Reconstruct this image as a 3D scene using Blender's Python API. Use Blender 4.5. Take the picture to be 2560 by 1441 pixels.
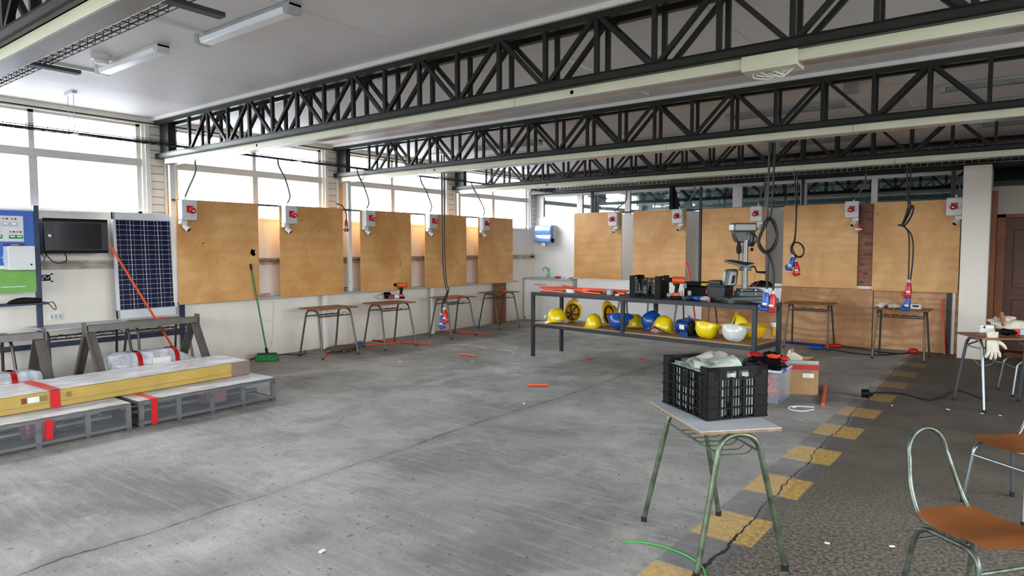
import bpy, bmesh, math, random
from mathutils import Vector, Matrix, Euler, noise as mnoise
for _o in list(bpy.data.objects): bpy.data.objects.remove(_o)
SC = bpy.context.scene
COL = SC.collection
rnd = random.Random(7)
PI = math.pi
# ------------------------------------------------------------------ camera
FPX, YAW, PIT, ROL, EYE = 1651.3, 0.646316, -0.0592781, -0.00104723, 1.70
_f = Vector((-math.sin(YAW)*math.cos(PIT), math.cos(YAW)*math.cos(PIT), math.sin(PIT)))
_r0 = Vector((math.cos(YAW), math.sin(YAW), 0)); _u0 = _r0.cross(_f)
_r = _r0*math.cos(ROL) + _u0*math.sin(ROL); _u = -_r0*math.sin(ROL) + _u0*math.cos(ROL)
CAM = Vector((0, 0, EYE))
cd = bpy.data.cameras.new('camera'); cam = bpy.data.objects.new('camera', cd); COL.objects.link(cam)
cd.sensor_width = 36.0; cd.lens = FPX*36.0/2560; cd.clip_start = 0.05; cd.clip_end = 200
M3 = Matrix((_r, _u, -_f)).transposed()
cam.matrix_world = Matrix.Translation(CAM) @ M3.to_4x4()
SC.camera = cam
def ray(x, y): return _f + _r*((x-1280)/FPX) - _u*((y-720.5)/FPX)
def gz(x, y, z=0.0): d = ray(x, y); return CAM + d*((z-EYE)/d.z)      # point of the plane z
def gx(x, y, X): d = ray(x, y); return CAM + d*(X/d.x)                # point of the plane X
def gy(x, y, Y): d = ray(x, y); return CAM + d*(Y/d.y)                # point of the plane Y
# ------------------------------------------------------------------ world, light, exposure
wd = bpy.data.worlds.new('world'); SC.world = wd; wd.use_nodes = True
wn = wd.node_tree; wn.nodes.clear()
wo = wn.nodes.new('ShaderNodeOutputWorld'); wb = wn.nodes.new('ShaderNodeBackground')
wt = wn.nodes.new('ShaderNodeTexCoord'); ws = wn.nodes.new('ShaderNodeSeparateXYZ'); wr = wn.nodes.new('ShaderNodeValToRGB')
wn.links.new(wt.outputs['Generated'], ws.inputs[0]); wn.links.new(ws.outputs['Z'], wr.inputs[0])
wr.color_ramp.elements[0].position = 0.0; wr.color_ramp.elements[0].color = (0.22, 0.23, 0.25, 1)
wr.color_ramp.elements[1].position = 0.06; wr.color_ramp.elements[1].color = (0.94, 0.97, 1.0, 1)
wn.links.new(wr.outputs[0], wb.inputs[0]); wb.inputs[1].default_value = 6.5
wn.links.new(wb.outputs[0], wo.inputs[0])
SC.view_settings.view_transform = 'Standard'; SC.view_settings.look = 'None'
SC.view_settings.gamma = 1; SC.view_settings.use_curve_mapping = False
SC.view_settings.exposure = 1.75
SC.cycles.use_denoising = True
SC.cycles.max_bounces = 10; SC.cycles.diffuse_bounces = 6; SC.cycles.transparent_max_bounces = 16
SC.cycles.sample_clamp_indirect = 6
SC.cycles.caustics_reflective = False; SC.cycles.caustics_refractive = False
# ------------------------------------------------------------------ materials
def lin(h):
    h = h.lstrip('#'); v = [int(h[i:i+2], 16)/255 for i in (0, 2, 4)]
    return tuple(((c+0.055)/1.055)**2.4 if c > 0.04045 else c/12.92 for c in v) + (1,)
class NT:
    def __init__(s, name):
        s.m = bpy.data.materials.new(name); s.m.use_nodes = True; s.t = s.m.node_tree
        s.p = s.t.nodes['Principled BSDF']; s.out = s.t.nodes['Material Output']
    def n(s, typ, **kw):
        x = s.t.nodes.new(typ)
        for k, v in kw.items(): setattr(x, k, v)
        return x
    def l(s, a, b): s.t.links.new(a, b)
    def set(s, sock, v):
        if hasattr(v, 'is_linked') or isinstance(v, bpy.types.NodeSocket): s.l(v, sock)
        else: sock.default_value = v
    def math(s, op, a, b=0.0, c=None, clamp=False):
        x = s.n('ShaderNodeMath', operation=op); x.use_clamp = clamp
        s.set(x.inputs[0], a); s.set(x.inputs[1], b)
        if c is not None: s.set(x.inputs[2], c)
        return x.outputs[0]
    def coord(s, scale=(1, 1, 1), rnd_off=False, loc=(0, 0, 0), rot=(0, 0, 0)):
        tc = s.n('ShaderNodeTexCoord'); mp = s.n('ShaderNodeMapping')
        mp.inputs['Scale'].default_value = scale; mp.inputs['Location'].default_value = loc; mp.inputs['Rotation'].default_value = rot
        s.l(tc.outputs['Object'], mp.inputs[0])
        if rnd_off:
            oi = s.n('ShaderNodeObjectInfo'); vm = s.n('ShaderNodeVectorMath', operation='SCALE')
            cb = s.n('ShaderNodeCombineXYZ')
            for k in range(3): s.l(oi.outputs['Random'], cb.inputs[k])
            s.l(cb.outputs[0], vm.inputs[0]); vm.inputs['Scale'].default_value = 37.0
            va = s.n('ShaderNodeVectorMath', operation='ADD'); s.l(mp.outputs[0], va.inputs[0]); s.l(vm.outputs[0], va.inputs[1])
            return va.outputs[0]
        return mp.outputs[0]
    def noise(s, vec, scale, detail=4, rough=0.6, dist=0.0):
        x = s.n('ShaderNodeTexNoise'); s.l(vec, x.inputs['Vector']); x.inputs['Scale'].default_value = scale
        x.inputs['Detail'].default_value = detail; x.inputs['Roughness'].default_value = rough; x.inputs['Distortion'].default_value = dist
        return x.outputs['Fac']
    def ramp(s, fac, a, b, ca=(0, 0, 0, 1), cb=(1, 1, 1, 1)):
        x = s.n('ShaderNodeValToRGB'); s.l(fac, x.inputs[0]); e = x.color_ramp.elements
        e[0].position = a; e[1].position = b; e[0].color = ca; e[1].color = cb
        return x.outputs[0]
    def step(s, v, lo, hi):
        x = s.n('ShaderNodeMapRange'); s.set(x.inputs['Value'], v); x.inputs['From Min'].default_value = lo; x.inputs['From Max'].default_value = hi
        return x.outputs[0]
    def mix(s, fac, a, b, mode='MIX'):
        x = s.n('ShaderNodeMix', data_type='RGBA', blend_type=mode)
        s.set(x.inputs[0], fac); s.set(x.inputs[6], a); s.set(x.inputs[7], b)
        return x.outputs[2]
    def bump(s, h, strength=0.3, dist=0.01):
        x = s.n('ShaderNodeBump'); x.inputs['Strength'].default_value = strength; x.inputs['Distance'].default_value = dist
        s.l(h, x.inputs['Height']); s.l(x.outputs[0], s.p.inputs['Normal'])
MATS = {}
def mat(name, hexc, rough=0.5, metal=0.0, var=0.12, scale=6.0, bump=0.0, bscale=60, dark=None, spec=0.5, coat=0.0):
    if name in MATS: return MATS[name]
    t = NT(name); c = lin(hexc)
    n = t.noise(t.coord(rnd_off=True), scale, 5)
    d = lin(dark) if dark else tuple(x*(1-var*2) for x in c[:3]) + (1,)
    t.l(t.mix(t.ramp(n, 0.35, 0.7), d, c), t.p.inputs['Base Color'])
    t.p.inputs['Roughness'].default_value = rough; t.p.inputs['Metallic'].default_value = metal
    t.p.inputs['Specular IOR Level'].default_value = spec; t.p.inputs['Coat Weight'].default_value = coat
    if bump: t.bump(t.noise(t.coord(), bscale, 3), bump, 0.004)
    MATS[name] = t.m; return t.m
def m_floor():
    t = NT('worn_concrete'); v = t.coord()
    sp = t.n('ShaderNodeSeparateXYZ'); t.l(v, sp.inputs[0]); X, Y = sp.outputs[0], sp.outputs[1]
    big = t.noise(v, 0.55, 5, 0.62, 0.4); med = t.noise(v, 2.6, 6, 0.65, 0.3); fine = t.noise(v, 45, 3, 0.7); grit = t.noise(v, 140, 2, 0.6)
    str_ = t.noise(t.coord((1.2, 14, 1), rot=(0, 0, math.radians(20))), 1.6, 5, 0.6)
    base = t.mix(t.ramp(big, 0.38, 0.62), lin('6b6964'), lin('9f9d97'))
    base = t.mix(t.math('MULTIPLY', t.ramp(str_, 0.48, 0.7), 0.25), base, lin('bcbbb7'))
    base = t.mix(t.math('MULTIPLY', t.ramp(med, 0.5, 0.75), 0.6), base, lin('64625c'))
    base = t.mix(t.math('MULTIPLY', t.ramp(fine, 0.55, 0.75), 0.65), base, lin('4f4d48'))
    pale = t.ramp(t.noise(v, 1.1, 6, 0.7, 0.8), 0.52, 0.72)
    base = t.mix(t.math('MULTIPLY', pale, 0.5), base, lin('bdbcb7'))
    base = t.mix(t.math('MULTIPLY', t.ramp(t.noise(v, 75, 2, 0.8), 0.56, 0.66), 0.35), base, lin('45433e'))
    specks = t.ramp(t.noise(v, 22, 1, 0.4), 0.70, 0.73)
    base = t.mix(t.math('MULTIPLY', specks, 0.6), base, lin('3f3c38'))
    # right hand slab: darker, exposed grit
    wob = t.math('MULTIPLY', t.math('SUBTRACT', t.noise(v, 1.3, 4), 0.5), 0.16)
    wob2 = t.math('MULTIPLY', t.math('SUBTRACT', t.noise(v, 11, 3), 0.5), 0.05)
    xr = t.math('ADD', t.math('ADD', X, t.math('MULTIPLY', Y, -0.005)), t.math('ADD', wob, wob2))   # crack sits at X=-1.27
    right = t.step(xr, -1.30, -1.22)
    near = t.step(Y, 6.5, 3.2)
    rough = t.mix(t.ramp(t.noise(v, 42, 3, 0.8), 0.42, 0.6), lin('29261f'), lin('958b7c'))
    rcol = t.mix(t.math('MULTIPLY', near, 0.75), t.mix(t.ramp(med, 0.35, 0.7), lin('4c463d'), lin('635b50')), rough)
    base = t.mix(right, base, rcol)
    # yellow and dark painted squares along the crack
    ph = t.math('FRACT', t.math('DIVIDE', t.math('SUBTRACT', Y, 2.83), 0.905))
    inx = t.math('MULTIPLY', t.step(X, -1.50, -1.485), t.step(X, -1.075, -1.09))
    drift = t.math('ADD', X, t.math('MULTIPLY', Y, -0.026))
    inx = t.math('MULTIPLY', t.step(drift, -1.585, -1.572), t.step(drift, -1.212, -1.225))
    yel = t.math('MULTIPLY', t.math('MULTIPLY', t.step(ph, 0.5, 0.485), t.step(ph, 0.0, 0.015)), inx)
    drk = t.math('MULTIPLY', t.step(ph, 0.5, 0.515), inx)
    wear = t.ramp(t.noise(v, 30, 5, 0.8), 0.40, 0.60)
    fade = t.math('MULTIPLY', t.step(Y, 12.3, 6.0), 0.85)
    base = t.mix(t.math('MULTIPLY', drk, 0.45), base, lin('57555a'))
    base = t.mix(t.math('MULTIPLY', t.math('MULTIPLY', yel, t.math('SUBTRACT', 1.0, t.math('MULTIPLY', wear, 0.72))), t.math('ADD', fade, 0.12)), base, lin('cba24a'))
    # cracks and joint
    cw = t.math('ADD', 0.004, t.math('MULTIPLY', t.step(Y, 4.2, 2.8), 0.016))
    d1 = t.math('ABSOLUTE', t.math('ADD', xr, 1.27))
    c1 = t.math('LESS_THAN', d1, cw)
    xj = t.math('ADD', t.math('ADD', X, 4.08), t.math('ADD', t.math('MULTIPLY', wob, 1.2), wob2))
    c2 = t.math('MULTIPLY', t.step(t.math('ABSOLUTE', xj), 0.016, 0.003), t.math('ADD', 0.25, t.math('MULTIPLY', t.ramp(med, 0.4, 0.6), 0.6)))
    dust = t.math('MULTIPLY', t.step(t.math('ABSOLUTE', xj), 0.14, 0.0), 0.3)
    base = t.mix(dust, base, lin('5d5a55'))
    base = t.mix(t.math('MAXIMUM', c1, c2), base, lin('1d1b19'))
    # faint yellow bay lines by the wall desks
    ln = t.math('LESS_THAN', t.math('ABSOLUTE', t.math('ADD', X, 7.72)), 0.02)
    ln = t.math('MULTIPLY', ln, t.math('MULTIPLY', t.math('GREATER_THAN', Y, 4.6), t.math('LESS_THAN', Y, 12.2)))
    l2 = t.math('MULTIPLY', t.math('LESS_THAN', t.math('FRACT', t.math('DIVIDE', t.math('SUBTRACT', Y, 4.80), 1.6)), 0.022), t.math('LESS_THAN', X, -7.72))
    base = t.mix(t.math('MULTIPLY', t.math('MAXIMUM', ln, l2), 0.35), base, lin('cdb96a'))
    t.l(base, t.p.inputs['Base Color'])
    t.l(t.math('ADD', 0.62, t.math('MULTIPLY', med, 0.25)), t.p.inputs['Roughness'])
    h = t.math('ADD', t.math('MULTIPLY', t.noise(v, 55, 4, 0.7), t.math('ADD', 0.3, t.math('MULTIPLY', right, 1.6))), t.math('MULTIPLY', str_, 0.4))
    h = t.math('SUBTRACT', h, t.math('MULTIPLY', c1, 1.5))
    t.bump(h, 0.55, 0.012)
    return t.m
def m_ply(name, light, dark, contrast=0.5, ring=1.0, dist=9, fig=1.0):
    t = NT(name); v = t.coord((1.0, 1.0, 1.0), True)
    w = t.n('ShaderNodeTexWave', wave_type='BANDS', bands_direction='Z'); t.l(t.coord((0.5*fig, 0.5*fig, 1.6*fig), True), w.inputs['Vector'])
    w.inputs['Scale'].default_value = 1.1*ring; w.inputs['Distortion'].default_value = dist; w.inputs['Detail'].default_value = 2.5; w.inputs['Detail Scale'].default_value = 0.8
    fine = t.noise(t.coord((3, 3, 40), True), 2.2, 4, 0.6); big = t.noise(v, 1.7, 4, 0.6, 0.5)
    c = t.mix(t.ramp(big, 0.35, 0.68), lin(dark), lin(light))
    c = t.mix(t.math('MULTIPLY', t.ramp(w.outputs['Fac'], 0.25, 0.95), contrast), c, lin(dark))
    c = t.mix(t.math('MULTIPLY', t.ramp(fine, 0.5, 0.75), 0.22), c, lin(dark))
    dots = t.ramp(t.noise(v, 20, 1, 0.3), 0.775, 0.79)
    c = t.mix(t.math('MULTIPLY', dots, 0.8), c, lin('4b321c'))
    t.l(c, t.p.inputs['Base Color']); t.p.inputs['Roughness'].default_value = 0.48
    t.bump(fine, 0.08, 0.004); return t.m
def m_wall(name, hexc, stain, amt=0.5, bump=0.12):
    t = NT(name); v = t.coord(); sp = t.n('ShaderNodeSeparateXYZ'); t.l(v, sp.inputs[0])
    a = t.noise(t.coord((1.2, 1.2, 0.5)), 1.6, 6, 0.62); b = t.noise(v, 7, 5, 0.65)
    low = t.step(sp.outputs[2], 0.55, 0.0)
    f = t.math('ADD', t.math('MULTIPLY', t.ramp(a, 0.48, 0.75), amt), t.math('MULTIPLY', t.math('MULTIPLY', low, low), t.math('ADD', 0.15, t.math('MULTIPLY', b, 0.9))), clamp=True)
    t.l(t.mix(f, lin(hexc), lin(stain)), t.p.inputs['Base Color'])
    t.p.inputs['Roughness'].default_value = 0.6; t.bump(t.noise(v, 30, 4), bump, 0.006); return t.m
def m_brick():
    t = NT('painted_brick'); br = t.n('ShaderNodeTexBrick'); t.l(t.coord((1, 1, 1), rot=(PI/2, 0, 0)), br.inputs['Vector'])
    br.inputs['Color1'].default_value = lin('e6dfd2'); br.inputs['Color2'].default_value = lin('d9d0c0'); br.inputs['Mortar'].default_value = lin('8d8478')
    br.inputs['Scale'].default_value = 1.0; br.inputs['Mortar Size'].default_value = 0.006; br.inputs['Brick Width'].default_value = 0.5; br.inputs['Row Height'].default_value = 0.105
    t.l(br.outputs['Color'], t.p.inputs['Base Color']); t.p.inputs['Roughness'].default_value = 0.6; return t.m
def m_ceiling():
    t = NT('ceiling_board'); v = t.coord(); sp = t.n('ShaderNodeSeparateXYZ'); t.l(v, sp.inputs[0])
    s1 = t.math('LESS_THAN', t.math('ABSOLUTE', t.math('SUBTRACT', t.math('FRACT', t.math('DIVIDE', t.math('ADD', sp.outputs[0], 6.74), 2.44)), 0.5)), 0.0022)
    s2 = t.math('LESS_THAN', t.math('FRACT', t.math('DIVIDE', t.math('ADD', sp.outputs[0], 6.74), 2.44)), 0.004)
    n = t.noise(v, 0.9, 4, 0.6)
    c = t.mix(t.ramp(n, 0.35, 0.7), lin('dbd7d8'), lin('e6e3e4'))
    c = t.mix(t.math('MULTIPLY', s2, 0.5), c, lin('8d8784'))
    t.l(c, t.p.inputs['Base Color']); t.p.inputs['Roughness'].default_value = 0.55; return t.m
def m_glass(name, tint=(0.93, 0.96, 0.97, 1), gl=0.12):
    t = NT(name); tr = t.n('ShaderNodeBsdfTransparent'); tr.inputs[0].default_value = tint
    g = t.n('ShaderNodeBsdfGlossy'); g.inputs['Roughness'].default_value = 0.02; g.inputs['Color'].default_value = (0.9, 0.95, 1, 1)
    fr = t.n('ShaderNodeLayerWeight'); fr.inputs[0].default_value = 0.5
    fw = t.math('ADD', t.math('MULTIPLY', t.math('POWER', fr.outputs['Facing'], 5.0), 0.9), 0.04)
    mx = t.n('ShaderNodeMixShader'); t.l(t.math('ADD', fw, gl, clamp=True), mx.inputs[0]); t.l(tr.outputs[0], mx.inputs[1]); t.l(g.outputs[0], mx.inputs[2])
    t.l(mx.outputs[0], t.out.inputs[0]); return t.m
def m_film(name, tint, gl=0.25, white=0.25, scale=9, streak=(1, 1, 1), lo=0.55, hi=0.75, bumpk=0.4, rough=0.14):
    t = NT(name); tr = t.n('ShaderNodeBsdfTransparent'); tr.inputs[0].default_value = tint
    t.p.inputs['Base Color'].default_value = (0.88, 0.91, 0.96, 1); t.p.inputs['Roughness'].default_value = rough
    t.p.inputs['Specular IOR Level'].default_value = 0.8
    n = t.noise(t.coord(streak, rot=(0.35, 0.2, 0.3)), scale, 5, 0.6, 0.6)
    t.bump(n, bumpk, 0.02)
    f = t.math('ADD', white, t.math('MULTIPLY', t.ramp(n, lo, hi), gl), clamp=True)
    mx = t.n('ShaderNodeMixShader'); t.l(f, mx.inputs[0]); t.l(tr.outputs[0], mx.inputs[1]); t.l(t.p.outputs[0], mx.inputs[2])
    t.l(mx.outputs[0], t.out.inputs[0]); return t.m
FLOOR = m_floor()
PLY = m_ply('birch_plywood', 'e2b274', 'c68e50', 0.26)
PLYLOW = m_ply('pine_plywood', 'dab080', 'a87344', 0.6, 2.2, 16, 0.55)
PLYDARK = m_ply('brown_plywood', '9a6136', '6e3f20', 0.6, 2.0)
SHELFPLY = m_ply('raw_shelf_board', 'b08f6c', '8e6d4c', 0.5)
WALL = m_wall('cream_wall_paint', 'ece5d8', 'c2b4a0', 0.35)
WALLB = m_wall('white_wall_paint', 'ecede9', 'cccec9', 0.25)
ROUGHCAST = m_wall('roughcast_plaster', 'd2c9be', 'a79d93', 0.4, 0.9)
BRICK = m_brick(); CEIL = m_ceiling()
GLASS = m_glass('window_glass', (0.96, 0.98, 1, 1), 0.0)
GLASSB = m_glass('partition_glass', (0.62, 0.68, 0.70, 1), 0.16)
FILM = m_film('stretch_film', (0.93, 0.95, 0.97, 1), 0.35, 0.07, 7, (1, 1.2, 6), 0.62, 0.78, 0.5)
FILMTOP = m_film('stretch_film_glare', (0.85, 0.88, 0.92, 1), 0.32, 0.58, 2.6, (2.2, 1.0, 1), 0.44, 0.66, 0.3, 0.22)  # whiter than the side film: window reflection put into its colour
FILMCYL = m_film('stretch_film_thick', (0.80, 0.83, 0.87, 1), 0.4, 0.38, 5, (1, 2, 1), 0.45, 0.75, 0.5)
BAGFILM = m_film('clear_bag', (0.9, 0.92, 0.95, 1), 0.4, 0.35, 14)
BINPL = m_film('clear_bin_plastic', (0.86, 0.9, 0.94, 1), 0.08, 0.22, 3, bumpk=0.05)
STEEL = mat('dark_painted_steel', '1c2018', 0.38, 0.0, 0.12, 5, spec=0.42)
STEELB = mat('slate_painted_steel', '2e3338', 0.42, 0.0, 0.12, 6, spec=0.45)
NAVY = mat('navy_painted_steel', '22304f', 0.45)
CREAM = mat('cream_trunking', 'dfe0c2', 0.4, 0, 0.06, 3)
WHITE = mat('white_paint', 'e9e8e3', 0.45, 0, 0.05, 4)
WINFR = mat('window_frame_paint', 'd6d3cb', 0.5, 0, 0.06, 4)
OFFW = mat('off_white_plastic', 'dcdcd6', 0.4, 0, 0.04)
GREYP = mat('grey_plastic', 'aeb2b2', 0.4, 0, 0.05)
UNDER = mat('smooth_grey_sheet', 'a3a09e', 0.28, 0.35, 0.08, 3)
BOXGREY = mat('light_grey_enclosure', 'd3d6d6', 0.35, 0, 0.03)
BLACK = mat('black_plastic', '090a0b', 0.5, 0, 0.15, spec=0.18)
RUBBER = mat('black_rubber', '0e0e10', 0.5, 0, 0.1)
RED = mat('red_plastic', 'c4161f', 0.35, 0, 0.08)
BLUEP = mat('blue_plastic', '1550a8', 0.35, 0, 0.08)
TAPE = mat('red_tape', 'd0131b', 0.35, 0, 0.06)
ORANGE = mat('orange_conduit', 'e8562a', 0.38, 0, 0.08)
ORTOOL = mat('orange_tool_plastic', 'd1571c', 0.4, 0, 0.08)
GALV = mat('galvanised_steel', '74736f', 0.4, 0.6, 0.12, 7)
TRSTEEL = mat('brushed_trestle_steel', '77716d', 0.42, 0.5, 0.12, 9)
CHROME = mat('worn_chrome', '9aa09a', 0.28, 0.85, 0.2, 12, dark='4f5750')
CHROMEG = mat('worn_green_chrome', '68745f', 0.36, 0.55, 0.2, 12, dark='3b4636')
WIRE = mat('zinc_wire', 'b9b9b2', 0.35, 0.7, 0.1)
BLKWIRE = mat('dark_wire', '2a2b30', 0.45, 0.3, 0.1)
DESKW = m_ply('desk_veneer', '96643a', '754a28', 0.4, 2)
SEATW = m_ply('seat_veneer', 'b4723e', '935729', 0.3, 3)
DESKG = mat('grey_laminate', 'b9bcbf', 0.4, 0, 0.06)
YEL = mat('yellow_helmet_plastic', 'e8cc12', 0.28, 0, 0.05, coat=0.3)
YEL2 = mat('amber_helmet_plastic', 'dba514', 0.3, 0, 0.06, coat=0.3)
BLU = mat('blue_helmet_plastic', '154a9c', 0.28, 0, 0.06, coat=0.3)
WHT = mat('white_helmet_plastic', 'cdd3ca', 0.3, 0, 0.05, coat=0.3)
HARN = mat('dark_harness', '2c2a2b', 0.7)
CARD = mat('cardboard', 'a98558', 0.75, 0, 0.1)
YBOX = mat('yellow_carton', 'd0a621', 0.35, 0, 0.1, 4)
DPGREEN = mat('dark_green_casting', '27352f', 0.4, 0, 0.15, 8)
DPGREY = mat('grey_green_cover', '63655d', 0.3, 0.3, 0.1)
MOTOR = mat('blue_motor_paint', '1f3f86', 0.4, 0, 0.1)
BROOMG = mat('green_plastic', '1f7a35', 0.45, 0, 0.15)
BRISTLE = mat('green_bristle', '2c8a44', 0.8, 0, 0.3, 60, 0.8, 200)
TBLUE = mat('board_blue', '2f63b8', 0.45, 0, 0.04)
TGREEN = mat('board_green', '6fae45', 0.45, 0, 0.08)
CELL = mat('solar_cell', '181d42', 0.15, 0.1, 0.2, 30)
SILVER = mat('anodised_aluminium', 'd6d9dc', 0.4, 0.15, 0.05)
DOORW = m_ply('door_wood', '6b3415', '4a210c', 0.5, 2.2)
DOORF = m_ply('door_frame_wood', '9c5a2a', '7c4219', 0.4, 2)
GLOVE = mat('cream_glove_leather', 'd8d0bc', 0.7, 0, 0.12, 25, 0.5, 60)
PAPER = mat('white_paper', 'e8e8e2', 0.6, 0, 0.06)
PALEG = mat('pale_green_plastic', 'd5e5d3', 0.5, 0, 0.06)
TEAL = mat('teal_soap', '3fbfa6', 0.2, 0, 0.05)
SMOKE = mat('smoky_blue_plastic', '6f93d6', 0.15, 0, 0.1, 3, coat=0.5)
DGLASS = mat('dark_smoked_glass', '17181f', 0.12, 0, 0.2, 3)
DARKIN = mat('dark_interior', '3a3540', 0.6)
PINKF = mat('pink_red_contents', 'cf4a55', 0.6, 0, 0.3, 14)
LED = mat('lamp_diffuser', 'f2f7fd', 0.3, 0, 0.03)
DIM = mat('grey_unlit_lamp', '8e8f90', 0.4, 0, 0.1)
BACKRM = m_wall('grey_green_back_wall', '8d9a94', '77827d', 0.3)
# ------------------------------------------------------------------ mesh builder
ROOT = {}
class MB:
    def __init__(s): s.bm = bmesh.new()
    def face(s, pts):
        try: return s.bm.faces.new([s.bm.verts.new(p) for p in pts])
        except ValueError: pass
    def hexa(s, P):
        v = [s.bm.verts.new(p) for p in P]
        for q in ((0, 3, 2, 1), (4, 5, 6, 7), (0, 1, 5, 4), (1, 2, 6, 5), (2, 3, 7, 6), (3, 0, 4, 7)): s.bm.faces.new([v[i] for i in q])
        return s
    def box(s, x0, x1, y0, y1, z0, z1, M=None):
        P = [Vector(p) for p in ((x0, y0, z0), (x1, y0, z0), (x1, y1, z0), (x0, y1, z0), (x0, y0, z1), (x1, y0, z1), (x1, y1, z1), (x0, y1, z1))]
        return s.hexa([M @ p for p in P] if M else P)
    def taper(s, c, a, b, z0, z1, k=1.1):     # rectangular tub shape, wider at the top
        x, y = c
        P = [(x+sx*a/2*q, y+sy*b/2*q, z) for z, q in ((z0, 1), (z1, k)) for sx, sy in ((-1, -1), (1, -1), (1, 1), (-1, 1))]
        return s.hexa([Vector(p) for p in P])
    def bar(s, p0, p1, w, h, up=(0, 0, 1)):
        p0, p1 = Vector(p0), Vector(p1); d = (p1-p0).normalized(); u = Vector(up)
        a = d.cross(u)
        if a.length < 1e-4: a = d.cross(Vector((1, 0, 0)))
        a.normalize(); b = a.cross(d); a *= w/2; b *= h/2
        return s.hexa([p0-a-b, p0+a-b, p0+a+b, p0-a+b, p1-a-b, p1+a-b, p1+a+b, p1-a+b])
    def tube(s, pts, r, n=8, closed=False, caps=True):
        pts = [Vector(p) for p in pts]; N = len(pts); rings = []; a = None
        R = r if isinstance(r, (list, tuple)) else [r]*N
        for i in range(N):
            if closed: d = pts[(i+1) % N]-pts[i-1]
            else: d = pts[min(i+1, N-1)]-pts[max(i-1, 0)]
            d.normalize()
            if a is None:
                a = d.cross(Vector((0, 0, 1)))
                if a.length < 1e-3: a = d.cross(Vector((1, 0, 0)))
            a = (a-d*a.dot(d))
            if a.length < 1e-5: a = d.cross(Vector((0.3, 1, 0.2)))
            a.normalize(); b = d.cross(a)
            rings.append([s.bm.verts.new(pts[i]+(a*math.cos(2*PI*k/n)+b*math.sin(2*PI*k/n))*R[i]) for k in range(n)])
        for i in range(N if closed else N-1):
            A, B = rings[i], rings[(i+1) % N]
            for k in range(n): s.bm.faces.new((A[k], A[(k+1) % n], B[(k+1) % n], B[k]))
        if caps and not closed:
            s.bm.faces.new(rings[0][::-1]); s.bm.faces.new(rings[-1])
        return s
    def cyl(s, p0, p1, r0, r1=None, n=16): return s.tube([p0, p1], [r0, r0 if r1 is None else r1], n)
    def lathe(s, prof, M=None, n=24, sx=1.0, sy=1.0):
        M = M or Matrix.Identity(4); rings = []
        for r, z in prof:
            rings.append([s.bm.verts.new(M @ Vector((r*sx*math.cos(2*PI*k/n), r*sy*math.sin(2*PI*k/n), z))) for k in range(n)])
        for A, B in zip(rings, rings[1:]):
            for k in range(n): s.bm.faces.new((A[k], A[(k+1) % n], B[(k+1) % n], B[k]))
        if prof[0][0] > 1e-6: s.bm.faces.new(rings[0][::-1])
        if prof[-1][0] > 1e-6: s.bm.faces.new(rings[-1])
        bmesh.ops.remove_doubles(s.bm, verts=[v for R in rings for v in R], dist=1e-6)
        return s
    def prism(s, poly, vec):
        v = Vector(vec); A = [s.bm.verts.new(p) for p in poly]; B = [s.bm.verts.new(Vector(p)+v) for p in poly]
        s.bm.faces.new(A[::-1]); s.bm.faces.new(B); n = len(A)
        for k in range(n): s.bm.faces.new((A[k], A[(k+1) % n], B[(k+1) % n], B[k]))
        return s
    def ball(s, c, r, M=None, nu=12, nv=8, bumpy=0.0, seed=0):
        rx, ry, rz = (r, r, r) if isinstance(r, (int, float)) else r
        c = Vector(c); rings = []
        for i in range(nv+1):
            th = PI*i/nv; ring = []
            for k in range(nu):
                d = Vector((math.sin(th)*math.cos(2*PI*k/nu), math.sin(th)*math.sin(2*PI*k/nu), math.cos(th)))
                q = 1+bumpy*mnoise.noise(d*2.3+Vector((seed, seed*2.1, 0))) if bumpy else 1
                p = Vector((d.x*rx, d.y*ry, d.z*rz))*q
                ring.append(s.bm.verts.new((M @ p if M else p)+c))
            rings.append(ring)
        for A, B in zip(rings, rings[1:]):
            for k in range(nu): s.bm.faces.new((A[k], B[k], B[(k+1) % nu], A[(k+1) % nu]))
        bmesh.ops.remove_doubles(s.bm, verts=[v for R in rings for v in R], dist=1e-6)
        return s
    def sheet(s, fn, nu, nv, th=0.0):        # grid surface fn(u,v)
        g = [[s.bm.verts.new(fn(i/nu, j/nv)) for j in range(nv+1)] for i in range(nu+1)]
        fs = [s.bm.faces.new((g[i][j], g[i+1][j], g[i+1][j+1], g[i][j+1])) for i in range(nu) for j in range(nv)]
        if th: bmesh.ops.solidify(s.bm, geom=fs, thickness=th)
        return s
    def build(s, name, m, parent=None, bevel=0.0, smooth=True, local=False):
        bm = s.bm
        if parent is not None and not local:
            r = parent
            while r.parent: r = r.parent
            Mi = ROOT[r.name].inverted()
            bmesh.ops.transform(bm, matrix=Mi, verts=bm.verts)
        bmesh.ops.recalc_face_normals(bm, faces=bm.faces)
        me = bpy.data.meshes.new(name); bm.to_mesh(me); bm.free()
        me.materials.append(m)
        if smooth:
            me.shade_smooth(); me.set_sharp_from_angle(angle=math.radians(38))
        o = bpy.data.objects.new(name, me); COL.objects.link(o)
        if parent is not None: o.parent = parent
        if bevel:
            b = o.modifiers.new('bevel', 'BEVEL'); b.width = bevel; b.segments = 2; b.limit_method = 'ANGLE'; b.angle_limit = math.radians(50)
        return o
def tag(o, label, cat, group=None, kind=None):
    o['label'] = label; o['category'] = cat
    if group: o['group'] = group
    if kind: o['kind'] = kind
    return o
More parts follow.
